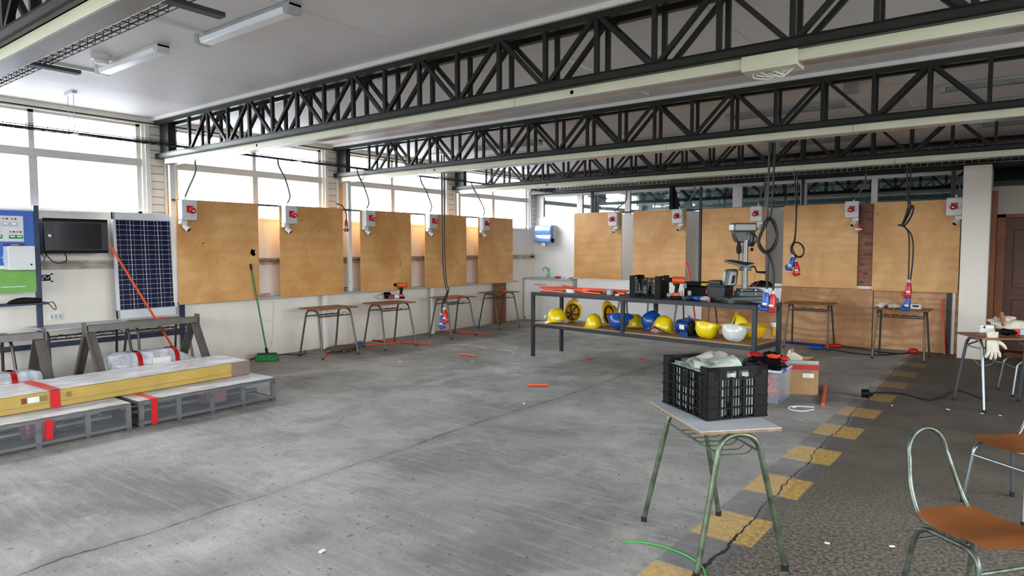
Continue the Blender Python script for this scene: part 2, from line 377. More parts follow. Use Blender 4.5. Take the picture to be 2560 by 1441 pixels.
def thing(name, label, cat, loc=(0, 0, 0), rz=0.0, group=None, rot=None):
    o = bpy.data.objects.new(name, None); COL.objects.link(o); o.empty_display_size = 0.05
    o.location = loc; e = Euler(rot) if rot else Euler((0, 0, rz)); o.rotation_euler = e
    ROOT[o.name] = Matrix.Translation(Vector(loc)) @ e.to_matrix().to_4x4()
    return tag(o, label, cat, group)
def struct(name, mb, m, parent=None, **kw):
    o = mb.build(name, m, parent, **kw)
    if parent is None: o['kind'] = 'structure'
    return o
def dup(root, loc, rz=None, label=None, group=None, rot=None):
    def cp(o, par):
        c = o.copy(); COL.objects.link(c)
        if par: c.parent = par
        for ch in list(o.children): cp(ch, c)
        return c
    r = cp(root, None); r.location = loc
    if rot: r.rotation_euler = Euler(rot)
    elif rz is not None: r.rotation_euler = Euler((0, 0, rz))
    ROOT[r.name] = Matrix.Translation(Vector(loc)) @ r.rotation_euler.to_matrix().to_4x4()
    if label: r['label'] = label
    if group: r['group'] = group
    return r
def bez(P, n=24):                               # smooth curve through points (Catmull-Rom)
    P = [Vector(p) for p in P]; P = [P[0]*2-P[1]] + P + [P[-1]*2-P[-2]]; out = []
    seg = len(P)-3
    for i in range(seg):
        a, b, c, d = P[i:i+4]
        for k in range(n):
            t = k/n
            out.append(0.5*((2*b)+(c-a)*t+(2*a-5*b+4*c-d)*t*t+(3*b-a-3*c+d)*t**3))
    out.append(P[-2]); return out
def fillet(pts, rad, n=5):                      # polyline with rounded corners
    pts = [Vector(p) for p in pts]; out = [pts[0]]
    for i in range(1, len(pts)-1):
        a, b, c = pts[i-1], pts[i], pts[i+1]; d0 = (a-b).normalized(); d1 = (c-b).normalized()
        q = min(rad, (a-b).length*0.49, (c-b).length*0.49); p0, p1 = b+d0*q, b+d1*q
        for k in range(n+1):
            t = k/n; out.append(p0*(1-t)**2+b*2*t*(1-t)+p1*t*t)
    out.append(pts[-1]); return out
# ================================================================== SETTING
XW, YB, ZC = -9.4, 13.4, 3.48
XR, YF, YE = 4.6, -4.9, 19.4
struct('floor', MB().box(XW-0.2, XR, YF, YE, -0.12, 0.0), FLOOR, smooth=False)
struct('ceiling', MB().box(XW-0.2, XR, YF, YE, ZC, ZC+0.12), CEIL, smooth=False)
BAYS = [(-4.4, -1.85), (-1.4, 1.15), (1.6, 4.18), (4.63, 7.11), (7.65, 10.14), (10.6, 13.13), (13.6, 16.1), (16.6, 19.1)]
mb = MB().box(XW-0.2, XW, YF, YE, 0, 2.17).box(XW-0.2, XW, YF, YE, 3.38, ZC)
pe = YF
for a, b in BAYS + [(YE, YE)]:
    mb.box(XW-0.2, XW, pe, a, 2.17, 3.38); pe = b
struct('wall_left', mb, WALL, smooth=False)
MULL = {2: 2.935, 3: 5.87, 4: 8.74, 5: 11.81}
for i, (a, b) in enumerate(BAYS):
    m_ = MULL.get(i, (a+b)/2); x0, x1 = XW-0.12, XW-0.05
    f = MB().box(x0, x1, a, b, 2.17, 2.21).box(x0, x1, a, b, 3.35, 3.38).box(x0, x1, a, a+0.05, 2.17, 3.38).box(x0, x1, b-0.05, b, 2.17, 3.38)
    f.box(x0, XW-0.02, a, b, 2.82, 2.92).box(x0, x1, m_-0.03, m_+0.03, 2.92, 3.38).box(x0, XW-0.03, m_-0.045, m_+0.045, 2.17, 2.82)
    w = struct('window_%d' % (i+1), f, WINFR, smooth=False)
    ROOT[w.name] = Matrix.Identity(4)
    MB().box(XW-0.09, XW-0.085, a+0.04, b-0.04, 2.2, 3.36).build('pane', GLASS, w, smooth=False)
    l = bpy.data.lights.new('daylight_portal', 'AREA'); l.shape = 'RECTANGLE'; l.size = 1.25; l.size_y = b-a; l.cycles.is_portal = True
    o = bpy.data.objects.new('daylight_portal', l); COL.objects.link(o); o.location = (XW-0.14, (a+b)/2, 2.775); o.rotation_euler = (0, -PI/2, 0)
# painted brick piers with timber strips between the bays
for i in range(2, 6):
    y = BAYS[i][1]
    struct('trim_%d' % (i-1), MB().box(XW, XW+0.03, y+0.035, y+0.095, 2.2, 3.38), WHITE, smooth=False)
    struct('trim_%d' % (i+9), MB().box(XW, XW+0.02, y+0.095, y+0.27, 2.17, 3.38), BRICK, smooth=False)
    struct('trim_%d' % (i+19), MB().box(XW, XW+0.05, y+0.272, y+0.295, 2.17, 2.9), WHITE, smooth=False)
    struct('trim_%d' % (i+29), MB().box(XW, XW+0.03, y+0.297, y+0.39, 2.17, 2.86), PLY, smooth=False)
struct('trim_40', MB().box(XW, XW+0.03, YF, YE, 2.155, 2.175), WHITE, smooth=False)
struct('trim_41', MB().box(XW, XW+0.012, YF, YB, 3.40, 3.412), BLACK, smooth=False)
# partition at the far end
GX = [(-9.15, -8.2), (-8.05, -6.95), (-6.82, -4.53), (-4.34, -3.24), (-3.13, -2.04), (-1.94, -0.83)]
mb = MB().box(XW, -0.62, YB, YB+0.1, 0, 2.44)
struct('wall_back', mb, WALLB, smooth=False)
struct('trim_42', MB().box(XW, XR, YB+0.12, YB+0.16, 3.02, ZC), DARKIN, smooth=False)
for k, (a, b) in enumerate(GX):
    L = XW if k == 0 else (GX[k-1][1]+a)/2; R = -0.8 if k == len(GX)-1 else (b+GX[k+1][0])/2
    f = MB().box(L, R, YB+0.02, YB+0.08, 2.44, 2.48).box(L, R, YB+0.02, YB+0.08, 2.945, 3.02)
    f.box(L, a, YB+0.01, YB+0.09, 2.44, 3.0).box(b, R, YB+0.01, YB+0.09, 2.44, 3.0)
    w = struct('window_%d' % (20+k), f, WHITE, smooth=False); ROOT[w.name] = Matrix.Identity(4)
    MB().box(a, b, YB+0.045, YB+0.05, 2.48, 2.945).build('pane', GLASSB, w, smooth=False)
struct('wall_back_room', MB().box(XW-0.2, XR, YE, YE+0.1, 0, ZC).box(-0.5, -0.4, YB+0.12, YE, 0, ZC), BACKRM, smooth=False)
struct('wall_pillar', MB().box(-0.62, -0.27, 12.3, 13.5, 0, 2.96), WALL, smooth=False)
struct('wall_door', MB().box(0.95, XR, 13.6, 13.7, 0, 2.72).box(-0.27, 0.95, 13.6, 13.7, 2.26, 2.72).box(-0.27, -0.2, 13.6, 13.7, 0, 2.26), ROUGHCAST, smooth=False)
struct('trim_43', MB().box(-0.28, XR, 13.5, 13.62, 2.72, 2.80), STEEL, smooth=False)
mb = MB().box(XR, XR+0.2, YF, YE, 0, 1.4).box(XR, XR+0.2, YF, YE, 3.2, ZC); pe = YF
RB = [(-4.4, -1.85), (-1.4, 1.15), (1.6, 4.18), (4.63, 7.11)]
for a, b in RB + [(YE, YE)]: mb.box(XR, XR+0.2, pe, a, 1.4, 3.2); pe = b
struct('wall_right', mb, WALL, smooth=False)
for k, (a, b) in enumerate(RB):
    f = MB().box(XR+0.03, XR+0.08, a, b, 1.4, 1.45).box(XR+0.03, XR+0.08, a, b, 3.15, 3.2).box(XR+0.03, XR+0.08, (a+b)/2-.03, (a+b)/2+.03, 1.4, 3.2)
    w = struct('window_%d' % (40+k), f, WINFR, smooth=False); ROOT[w.name] = Matrix.Identity(4)
    MB().box(XR+0.05, XR+0.055, a, b, 1.45, 3.15).build('pane', GLASS, w, smooth=False)
    l = bpy.data.lights.new('daylight_portal', 'AREA'); l.shape = 'RECTANGLE'; l.size = 1.8; l.size_y = b-a; l.cycles.is_portal = True
    o = bpy.data.objects.new('daylight_portal', l); COL.objects.link(o); o.location = (XR+0.14, (a+b)/2, 2.3); o.rotation_euler = (0, PI/2, 0)
mb = MB().box(XW-0.2, XR, YF-0.1, YF, 0, 1.6).box(XW-0.2, XR, YF-0.1, YF, 3.2, ZC)
FW = [(-8.6, -5.6), (-4.8, -1.8), (-1.0, 2.0)]; pe = XW-0.2
for a, b in FW + [(XR, XR)]: mb.box(pe, a, YF-0.1, YF, 1.6, 3.2); pe = b
struct('wall_front', mb, WALL, smooth=False)
for k, (a, b) in enumerate(FW):
    f = MB().box(a, b, YF-0.08, YF-0.03, 1.6, 1.65).box(a, b, YF-0.08, YF-0.03, 3.15, 3.2).box((a+b)/2-.03, (a+b)/2+.03, YF-0.08, YF-0.03, 1.6, 3.2)
    w = struct('window_%d' % (30+k), f, WINFR, smooth=False); ROOT[w.name] = Matrix.Identity(4)
    MB().box(a, b, YF-0.06, YF-0.055, 1.65, 3.15).build('pane', GLASS, w, smooth=False)
    l = bpy.data.lights.new('daylight_portal', 'AREA'); l.shape = 'RECTANGLE'; l.size = b-a; l.size_y = 1.6; l.cycles.is_portal = True
    o = bpy.data.objects.new('daylight_portal', l); COL.objects.link(o); o.location = ((a+b)/2, YF-0.12, 2.4); o.rotation_euler = (PI/2, 0, 0)
# door on the right
d = struct('door_1', MB().box(-0.08, 0.85, 13.62, 13.66, 0.01, 2.2), DOORW, smooth=False); ROOT[d.name] = Matrix.Identity(4)
fr = MB()
for x0, x1 in ((0.03, 0.36), (0.44, 0.76)):
    for z0, z1 in ((0.2, 0.85), (1.05, 2.0)):
        fr.box(x0, x1, 13.605, 13.62, z0, z1)
fr.build('door_panel', DOORW, d, bevel=0.01)
MB().box(-0.2, -0.08, 13.56, 13.64, 0, 2.26).box(-0.2, 0.95, 13.56, 13.64, 2.2, 2.26).box(0.85, 0.95, 13.56, 13.64, 0, 2.2).build('door_frame', DOORF, d, bevel=0.006)
struct('trim_44', MB().box(-0.265, -0.2, 13.1, 13.55, 0, 2.62), DOORF, smooth=False)
# ================================================================== ROOF TRUSSES
def truss(y0):
    t = thing('roof_truss', '', 'roof truss', (0, y0, 0))
    X0, X1, st = XW+0.02, XR-0.05, 0.46; Dp = 0.22
    for s, nm in ((0, 'f'), (Dp-0.05, 'r')):
        MB().box(X0, X1, y0+s, y0+s+0.05, 3.39, 3.44).build('top_chord', STEEL, t, smooth=False)
    MB().box(X0, X1, y0, y0+Dp, 2.985, 3.0).box(X0, X1, y0, y0+0.012, 2.93, 3.0).box(X0, X1, y0+Dp-0.012, y0+Dp, 2.93, 3.0).box(X0, X1, y0, y0+0.04, 2.93, 2.942).box(X0, X1, y0+Dp-0.04, y0+Dp, 2.93, 2.942).build('bottom_chord', STEEL, t, smooth=False)
    MB().box(X0+0.03, X0+0.26, y0+0.06, y0+0.16, 3.0, 3.39).build('end_plate', STEEL, t, smooth=False)
    n0 = -9
    for k in range(n0, 11):
        x = -4.342+st*k
        if x < X0+0.2: continue
        top = (k % 2 == 0)
        for s in (0.006, Dp-0.044):
            MB().box(x-0.016, x+0.016, y0+s, y0+s+0.036, 3.0, 3.39).build('vertical', STEEL, t, smooth=False)
            for e in (-1, 1):
                if top and x+e*st > X0 and k < 10:
                    MB().bar((x+e*0.03, y0+s+0.018, 3.40), (x+e*(st-0.03), y0+s+0.018, 2.99), 0.032, 0.036, (0, 1, 0)).build('diagonal', STEEL, t, smooth=False)
    return t
T1 = truss(4.34)
T1['label'] = 'nearest full dark steel lattice truss crossing the room, under the hanging junction box'
TG = 'steel lattice trusses under the ceiling'; T1['group'] = TG
TY = [1.36, 4.34, 7.32, 10.36, 13.14, 16.4]
dup(T1, (0, TY[0], 0), label='lattice truss at top left corner, nearest the camera, mostly out of frame')
dup(T1, (0, TY[2], 0), label='second lattice truss, right behind the one with the junction box')
dup(T1, (0, TY[3], 0), label='third lattice truss, above the drill press and looped hanging cables')
dup(T1, (0, TY[4], 0.07), label='farthest room truss, above the glazed partition at the back')
dup(T1, (0, TY[5], 0), label='lattice truss of the next room seen through the partition glass')
for i, y in enumerate(TY[:4]):
    struct('trim_%d' % (50+i), MB().box(XW, XR, y-0.03, y+0.26, 3.442, ZC), WHITE, smooth=False)
lab = ['cream cable trunking under the cut off truss at top left', 'cream cable trunking under the nearest full truss, with open junction box', 'cream cable trunking under the second full truss', 'cream cable trunking under the third full truss']
for i, y in enumerate(TY[:4]):
    t = thing('cable_trunking', lab[i], 'cable trunking', (-4, y, 2.86), group='trunking under the trusses')
    x = XW+0.18; k = 0
    mb = MB()
    while x < XR-0.1:
        x2 = min(x+1.98, XR-0.06); mb.box(x, x2-0.004, y+0.05, y+0.064, 2.862, 2.93); x = x2
    mb.build('casing', CREAM, t, smooth=False)
    MB().box(XW+0.18, XR-0.1, y+0.052, y+0.17, 2.853, 2.861).build('underside_plate', UNDER, t, smooth=False)
    MB().box(XW+0.18, XR-0.1, y+0.171, y+0.177, 2.853, 2.93).build('rear_lip', WHITE, t, smooth=False)
    if i == 1:
        p = gy(1923, 150, y+0.03)
        jb = MB().box(p.x-0.17, p.x+0.17, y+0.015, y+0.2, 2.835, 2.95).build('junction_box', CREAM, t, bevel=0.004)
        mb = MB()
        for q in range(6):
            c = bez([(p.x-0.12+0.02*q, y+0.1+0.01*q, 2.84), (p.x-0.1+0.025*q, y+0.08, 2.80+0.012*(q % 3)), (p.x+0.015*q, y+0.12, 2.795+0.01*(q % 2)), (p.x+0.03+0.02*q, y+0.11, 2.84)], 8)
            mb.tube(c, 0.005, 5)
        mb.build('loose_wires', OFFW, t)
    holes = {1: [(642, 355), (1430, 225)], 2: [(1086, 417)], 3: [(1368, 457)]}.get(i, [])
    for hx, hy in holes:
        p = gy(hx, hy, y+0.053); MB().cyl((p.x, y+0.05, 2.9), (p.x, y+0.056, 2.9), 0.016, n=12).build('knockout', BLACK, t)
# ================================================================== WIRE TRAYS
def tray(name_label, p0, p1, w, h, step, m, rad=0.0028, cat='cable tray'):
    p0, p1 = Vector(p0), Vector(p1); d = (p1-p0); L = d.length; d.normalize(); s = Vector((-d.y, d.x, 0))
    t = thing('cable_tray', name_label, cat, p0, group='wire basket cable trays')
    a = MB(); b = MB()
    for off, z in ((-w/2, h), (-w/2, h/2), (-w/2, 0), (-w/6, 0), (w/6, 0), (w/2, 0), (w/2, h/2), (w/2, h)):
        q = s*off+Vector((0, 0, z)); a.tube([p0+q, p1+q], rad, 4)
    n = int(L/step)
    for i in range(n+1):
        c = p0+d*(i*step)
        b.tube([c-s*w/2+Vector((0, 0, h)), c-s*w/2, c+s*w/2, c+s*w/2+Vector((0, 0, h))], rad, 4)
    a.build('long_wires', m, t); b.build('cross_wires', m, t)['kind'] = 'stuff'
    return t
tr = tray('wire basket tray hung along the left windows, crossing the trusses', (-8.58, 1.7, 3.012), (-8.58, 12.85, 3.012), 0.12, 0.05, 0.1, BLKWIRE, 0.003)
mb = MB()
for i in range(5): mb.tube(bez([(-8.62+0.02*i, 1.7+1.9*k, 3.02+0.006*((i+k) % 2)) for k in range(7)], 4), 0.006, 5)
mb.build('cables', BLACK, tr)
for y in (3.06, 6.0, 9.05, 11.9):
    MB().tube([(-8.66, y, 2.99), (-8.66, y, ZC-0.02)], 0.004, 6).tube([(-8.5, y, 2.99), (-8.5, y, ZC-0.02)], 0.004, 6).box(-8.72, -8.44, y-0.02, y+0.02, 2.99, 3.008).box(-8.7, -8.46, y-0.025, y+0.025, ZC-0.03, ZC-0.001).build('hanger', SILVER, tr)
t0 = tray('wire basket tray along the top left trunking, seen from below', (XW+1.0, 1.64, 2.90), (1.2, 1.64, 2.90), 0.09, 0.055, 0.11, BLKWIRE, 0.003)
for x in (-5.05, -3.25):
    MB().box(x-0.03, x+0.03, 1.56, 1.86, 2.875, 2.898).build('bracket', STEELB, t0)
tray('wire basket tray behind the second full truss', (-6.5, 7.75, 3.03), (1.5, 7.75, 3.03), 0.15, 0.055, 0.15, WIRE, 0.003)
tray('wire basket tray behind the third full truss', (-8.3, 10.78, 3.03), (1.5, 10.78, 3.03), 0.15, 0.055, 0.15, WIRE, 0.003)
t4 = tray('zinc wire basket tray in front of the partition truss', (-8.45, 12.98, 3.06), (1.6, 12.98, 3.06), 0.14, 0.075, 0.1, WIRE, 0.0035)
mb = MB()
for i in range(4): mb.tube(bez([(-9.1+1.7*k, 12.94+0.025*i, 3.07+0.008*((i+k) % 2)) for k in range(7)], 4), 0.008, 5)
mb.build('cables', BLACK, t4)
# ================================================================== CEILING FITTINGS
def batten(label, x0, x1, y, m, mb_):
    t = thing('ceiling_light', label, 'ceiling light', ((x0+x1)/2, y, ZC), group='linear ceiling lamps')
    MB().box(x0, x1, y-0.055, y+0.055, ZC-0.035, ZC-0.001).build('body', mb_, t, bevel=0.006)
    MB().prism([(x0+0.07, y-0.06, ZC-0.03), (x0+0.07, y-0.045, ZC-0.075), (x0+0.07, y+0.045, ZC-0.075), (x0+0.07, y+0.06, ZC-0.03)], (x1-x0-0.14, 0, 0)).build('diffuser', m, t, bevel=0.008)
    for a, b in ((x0, x0+0.069), (x1-0.069, x1)): MB().box(a, b, y-0.06, y+0.06, ZC-0.08, ZC-0.003).build('end_cap', mb_, t, bevel=0.01)
    return t
batten('long grey ceiling lamp at top left, the larger and nearer to the truss', -5.5, -4.18, 2.95, LED, GREYP)
batten('bright ceiling lamp beside the round smoke detector at upper left', -7.2, -5.92, 2.84, LED, OFFW)
batten('unlit grey lamp behind the webs of the second truss, right of centre', -3.1, -1.58, 8.88, DIM, GREYP)
batten('unlit lamp at right edge behind the second truss', -0.7, 0.75, 8.7, DIM, GREYP)
batten('unlit lamp at right edge behind the third truss', -0.45, 0.95, 11.55, DIM, GREYP)
batten('unlit lamp far left behind the second truss webs', -7.6, -6.2, 9.0, DIM, GREYP)
batten('unlit lamp behind the third truss webs near the middle', -3.2, -1.9, 11.7, DIM, GREYP)
t = thing('smoke_detector', 'round white smoke detector on the ceiling at upper left', 'smoke detector', (-6.72, 2.66, ZC))
MB().cyl((-6.72, 2.66, ZC-0.05), (-6.72, 2.66, ZC-0.001), 0.085, n=28).build('base', OFFW, t)
MB().lathe([(0.0, -0.085), (0.05, -0.083), (0.062, -0.07), (0.062, -0.052)], Matrix.Translation((-6.72, 2.66, ZC))).build('sensor_head', WHITE, t)
t = thing('round_lamp', 'round white ceiling disc lamp seen through the second truss at right', 'ceiling lamp', (-0.98, 7.97, ZC))
MB().lathe([(0.0, -0.06), (0.12, -0.055), (0.17, -0.03), (0.175, -0.001)], Matrix.Translation((-0.98, 7.97, ZC)), 32).build('diffuser', LED, t)
t = thing('junction_plate', 'small grey box with loose wires on the ceiling beside the round disc lamp', 'junction box', (-1.42, 7.95, ZC))
MB().box(-1.5, -1.36, 7.9, 8.0, ZC-0.12, ZC-0.001).build('plate', GREYP, t, bevel=0.005)
mb = MB()
for k in range(3): mb.tube(bez([(-1.46+0.03*k, 7.95, ZC-0.12), (-1.47+0.04*k, 7.93, ZC-0.18), (-1.49+0.06*k, 7.92, ZC-0.22+0.02*k)], 8), 0.005, 5)
mb.tube(bez([(-1.36, 7.95, ZC-0.02), (-1.25, 7.94, ZC-0.03), (-1.14, 7.96, ZC-0.015)], 8), 0.005, 5)
mb.build('wires', OFFW, t)
tag(MB().box(-7.37, -7.33, 1.9, 2.86, ZC-0.025, ZC-0.001).build('ceiling_raceway', OFFW), 'thin white cable raceway on the ceiling leading to the smoke detector lamp', 'cable raceway')
tag(MB().box(-5.37, -5.33, 1.9, 2.93, ZC-0.025, ZC-0.001).build('ceiling_raceway', OFFW), 'thin cable raceway on the ceiling leading to the larger top left lamp', 'cable raceway')
for k, (x, y0, y1) in enumerate(((-1.05, 8.9, 10.2), (-4.9, 8.0, 10.2), (-3.4, 5.0, 7.1))):
    tag(MB().box(x-0.02, x+0.02, y0, y1, ZC-0.022, ZC-0.001).build('ceiling_raceway', OFFW), ['thin ceiling raceway seen through the second truss near the right edge', 'thin ceiling raceway seen through the second truss near the middle', 'thin ceiling raceway seen through the nearest full truss'][k], 'cable raceway')
# ================================================================== LEFT WALL: BOARDS, POSTS, SOCKET BOXES
def board(label, loc, rz, w, h, group, m=PLY):
    o = MB().box(-w/2, w/2, -0.018, 0, 0, h).build('plywood_board', m, smooth=False); o.location = loc; o.rotation_euler = (0, 0, rz)
    ROOT[o.name] = Matrix.Translation(Vector(loc)) @ Matrix.Rotation(rz, 4, 'Z')
    return tag(o, label, 'plywood board', group)
LB = [5.09, 6.68, 8.285, 9.885, 11.505]
nm = ['leftmost plywood board of the window wall, beside the solar panel', 'second plywood board on the window wall, above the first bare desk', 'third plywood board on the window wall, behind the desk with the upright drill', 'fourth plywood board on the window wall, behind the hanging black cable pair', 'last plywood board on the window wall, next to the far corner']
lbo = []
for y, n_ in zip(LB, nm): lbo.append(board(n_, (-9.132, y, 0.937), PI/2, 1.222, 1.448, 'plywood boards on the window wall'))
p = gx(632, 632, -9.113)
MB().sheet(lambda u, v: Vector((-9.1125, p.y-0.035+0.07*u+0.008*math.sin(9*v), p.z-0.045+0.09*v+0.01*math.sin(7*u))), 6, 6, 0.001).build('dark_patch', RUBBER, lbo[0])
tag(MB().bar((-9.17, 4.44, 2.372), (-9.17, 12.15, 2.372), 0.035, 0.03).build('mounting_rail', GALV, smooth=False), 'thin rail along the top edges of the window wall boards', 'mounting rail')
tag(MB().box(-9.4, -9.155, 4.5, 12.4, 0.93, 0.96).build('wall_ledge', GREYP, smooth=False), 'narrow grey ledge behind the lower edges of the window wall boards', 'ledge')
tag(MB().box(-9.4, -9.33, 2.85, 13.35, 1.53, 1.56).box(-9.4, -9.345, 2.85, 13.35, 1.455, 1.49).box(-9.4, -9.385, 2.85, 13.35, 1.49, 1.53).build('wall_trunking', mat('dirty_white_duct', 'cfc2b2', .5, 0, .25, 5, dark='8a7768'), smooth=False), 'double white wiring duct along the window wall at board mid height', 'wiring duct')
for k, (px, py) in enumerate(((434, 600), (873, 560), (1147, 500), (1343, 500))):
    if k == 3: continue
    y = gx(px, py, -9.19).y
    o = MB().box(-9.22, -9.165, y-0.035, y+0.035, 0.965, 2.85).build('support_post', WHITE, bevel=0.004)
    tag(o, ['white post left of the first window wall board', 'white post in the gap left of the third window wall board', 'white post behind the right part of the fourth window wall board'][k], 'post', 'white posts holding the window wall boards')
def bez_tube(mb, pts, r, n=8, k=10): mb.tube(bez(pts, k), r, n); return mb
def socket_box(label, loc, rz, conduit=None, mirror=1, group='socket boxes with red inlets'):
    t = thing('socket_box', label, 'socket box', loc, rz, group)
    M = ROOT[t.name]; m = mirror
    def B(x0, x1, y0, y1, z0, z1): return MB().box(x0, x1, y0, y1, z0, z1, M)
    B(-0.105, 0.105, -0.085, -0.001, -0.14, 0.14).build('enclosure', BOXGREY, t, bevel=0.008)
    B(-0.106, 0.106, -0.125, -0.087, -0.141, 0.141).build('lid', BOXGREY, t, bevel=0.01)
    mb = MB()
    for sx in (-1, 1):
        for sz in (-1, 1): mb.cyl(M @ Vector((sx*0.09, -0.127, sz*0.122)), M @ Vector((sx*0.09, -0.122, sz*0.122)), 0.007, n=8)
    mb.build('screw', GREYP, t)
    B(0.0-0.045, 0.045, -0.137, -0.124, -0.035, 0.06).build('socket_flange', RED, t, bevel=0.006)
    c = Vector((0.012*m, -0.137, 0.01))
    MB().tube([M @ c, M @ (c+Vector((0, -0.03, -0.012))), M @ (c+Vector((0, -0.06, -0.025)))], [0.036, 0.040, 0.041], 20).build('socket_cap', RED, t)
    f = MB().box(c.x-0.016, c.x+0.016, -0.2085, -0.206, c.z-0.034, c.z-0.014, M).build('rating_label', PAPER, t)
    B(-0.06*m-0.05, -0.06*m+0.05, -0.09, -0.005, -0.2, -0.141).build('connector_body', OFFW, t, bevel=0.012)
    q = Vector((-0.045*m, -0.055, -0.2))
    MB().tube([M @ q, M @ (q+Vector((0.012*m, -0.02, -0.035))), M @ (q+Vector((0.03*m, -0.045, -0.06)))], [0.036, 0.038, 0.032], 16).tube([M @ (q+Vector((0.026*m, -0.04, -0.054))), M @ (q+Vector((0.036*m, -0.055, -0.07)))], [0.042, 0.042], 16).build('outlet_cap', OFFW, t)
    e = q+Vector((0.037*m, -0.0562, -0.071)); e2 = e+Vector((0.0015*m, -0.002, -0.002))
    MB().tube([M @ e, M @ e2], [0.03, 0.03], 16).build('outlet_face', RUBBER, t)
    MB().cyl(M @ Vector((-0.02*m, -0.05, 0.14)), M @ Vector((-0.02*m, -0.05, 0.185)), 0.014, n=10).build('gland', WHITE, t)
    if conduit:
        pts = [M @ Vector((-0.02*m, -0.05, 0.18))] + [Vector(c) for c in conduit]
        MB().tube(bez(pts, 10), 0.014, 8).build('flexible_conduit', mat('dull_grey_conduit', '77797a', .5), t)
    return t
sy = [4.595, 6.20, 7.80, 9.385, 11.01]
sl = ['socket box with red inlet at top left of the first window wall board', 'socket box with red inlet at top left of the second window wall board', 'socket box with red inlet at top left of the third window wall board', 'socket box with red inlet at top left of the fourth window wall board', 'socket box with red inlet at top left of the last window wall board']
ctop = [(487, 378), (690, 398), (889, 440), (1047, 440), (1176, 460)]
for k in range(5):
    a = gx(*ctop[k], -8.62); z0 = 2.235
    s0 = Vector((-9.08, sy[k]+0.02, z0+0.18)); a = Vector((a.x, a.y+0.03, 3.02))
    socket_box(sl[k], (-9.112, sy[k], z0), PI/2, [s0+Vector((0.0, 0.02, 0.12)), s0.lerp(a, 0.55)+Vector((0.02, 0.03, 0.0)), s0.lerp(a, 0.85)+Vector((0.01, -0.02, 0)), a])
# red coupler hanging in the gap between boards 2 and 3
p = gx(866, 565, -9.08)
t = thing('red_coupler', 'red and grey plug hanging from a black cord between the second and third window boards', 'plug', (p.x, p.y, p.z-0.1))
MB().lathe([(0.0, 0.1), (0.02, 0.1), (0.028, 0.05), (0.03, 0.0)], Matrix.Translation((p.x, p.y, p.z)), 16).build('grip', RED, t)
MB().lathe([(0.03, 0.0), (0.031, -0.05)], Matrix.Translation((p.x, p.y, p.z)), 16).build('collar', GREYP, t)
MB().lathe([(0.031, -0.05), (0.055, -0.055), (0.055, -0.07), (0.035, -0.075), (0.035, -0.1), (0.0, -0.1)], Matrix.Translation((p.x, p.y, p.z)), 16).build('plug_ring', RED, t)
MB().tube(bez([(p.x, p.y, p.z+0.09), (p.x, p.y-0.005, p.z+0.22), (p.x-0.03, p.y-0.06, p.z+0.34), (p.x-0.06, p.y-0.16, p.z+0.37)], 10), 0.009, 8).build('cord', RUBBER, t)
# lower posts under the boards
for k, (px, py0) in enumerate(((815, 880), (1082, 830))):
    b = gz(px, py0); 
    o = MB().box(-9.25, -9.19, gx(px, py0, -9.22).y-0.035, gx(px, py0, -9.22).y+0.035, 0, 0.925).build('support_post', WHITE, bevel=0.004)
    tag(o, ['low white post under the second window wall board, behind the first desk', 'low white post under the fourth window wall board'][k], 'post', 'white posts holding the window wall boards')
y = gx(1258, 740, -9.2).y
tag(MB().box(-9.3, -9.27, y-0.22, y+0.2, 0, 0.93).build('plywood_offcut', PLYDARK, smooth=False), 'reddish brown plywood offcut standing below the last window wall board', 'plywood offcut')
# ================================================================== SOLAR PANEL, RACK, TRAINING STAND
t = thing('solar_panel', 'blue solar panel in a white frame leaning on the window wall', 'solar panel', (-9.2, 4.09, 0.80))
P0, P1 = 3.705, 4.475; z0, z1 = 0.80, 2.175
def SPX(z): return -9.16-0.06*(z-z0)/(z1-z0)
def SP(y, z, o=0.0): return Vector((SPX(z)+o, y, z))
mb = MB()
for (ya, yb, za, zb) in ((P0, P1, z1-0.09, z1), (P0, P1, z0, z0+0.11), (P0, P0+0.03, z0, z1), (P1-0.03, P1, z0, z1)):
    mb.hexa([SP(ya, za, -0.03), SP(yb, za, -0.03), SP(yb, za, 0.008), SP(ya, za, 0.008), SP(ya, zb, -0.03), SP(yb, zb, -0.03), SP(yb, zb, 0.008), SP(ya, zb, 0.008)])
mb.build('frame', SILVER, t, smooth=False)
MB().hexa([SP(P0+.02, z0+.1, -0.02), SP(P1-.02, z0+.1, -0.02), SP(P1-.02, z0+.1, 0), SP(P0+.02, z0+.1, 0), SP(P0+.02, z1-.08, -0.02), SP(P1-.02, z1-.08, -0.02), SP(P1-.02, z1-.08, 0), SP(P0+.02, z1-.08, 0)]).build('cell_sheet', CELL, t, smooth=False)
mb = MB(); ya, yb, za, zb = P0+0.035, P1-0.035, z0+0.115, z1-0.095
for i in range(19):
    z = za+(zb-za)*i/18; mb.hexa([SP(ya, z-.0018, 0), SP(yb, z-.0018, 0), SP(yb, z-.0018, .0015), SP(ya, z-.0018, .0015), SP(ya, z+.0018, 0), SP(yb, z+.0018, 0), SP(yb, z+.0018, .0015), SP(ya, z+.0018, .0015)])
for i in range(17):
    y = ya+(yb-ya)*i/16; w = 0.003 if i % 4 == 0 else 0.0008
    if i % 4 == 2: continue
    mb.hexa([SP(y-w, za, 0), SP(y+w, za, 0), SP(y+w, za, .0012), SP(y-w, za, .0012), SP(y-w, zb, 0), SP(y+w, zb, 0), SP(y+w, zb, .0012), SP(y-w, zb, .0012)])
mb.build('cell_grid', SILVER, t, smooth=False)['kind'] = 'stuff'
t = thing('rack_cabinet', 'black wall rack cabinet with a smoked glass door below the window', 'cabinet', (-9.2, 3.2, 1.65))
MB().box(-9.395, -8.975, 2.86, 3.555, 1.652, 2.068).build('case', BLACK, t, bevel=0.008)
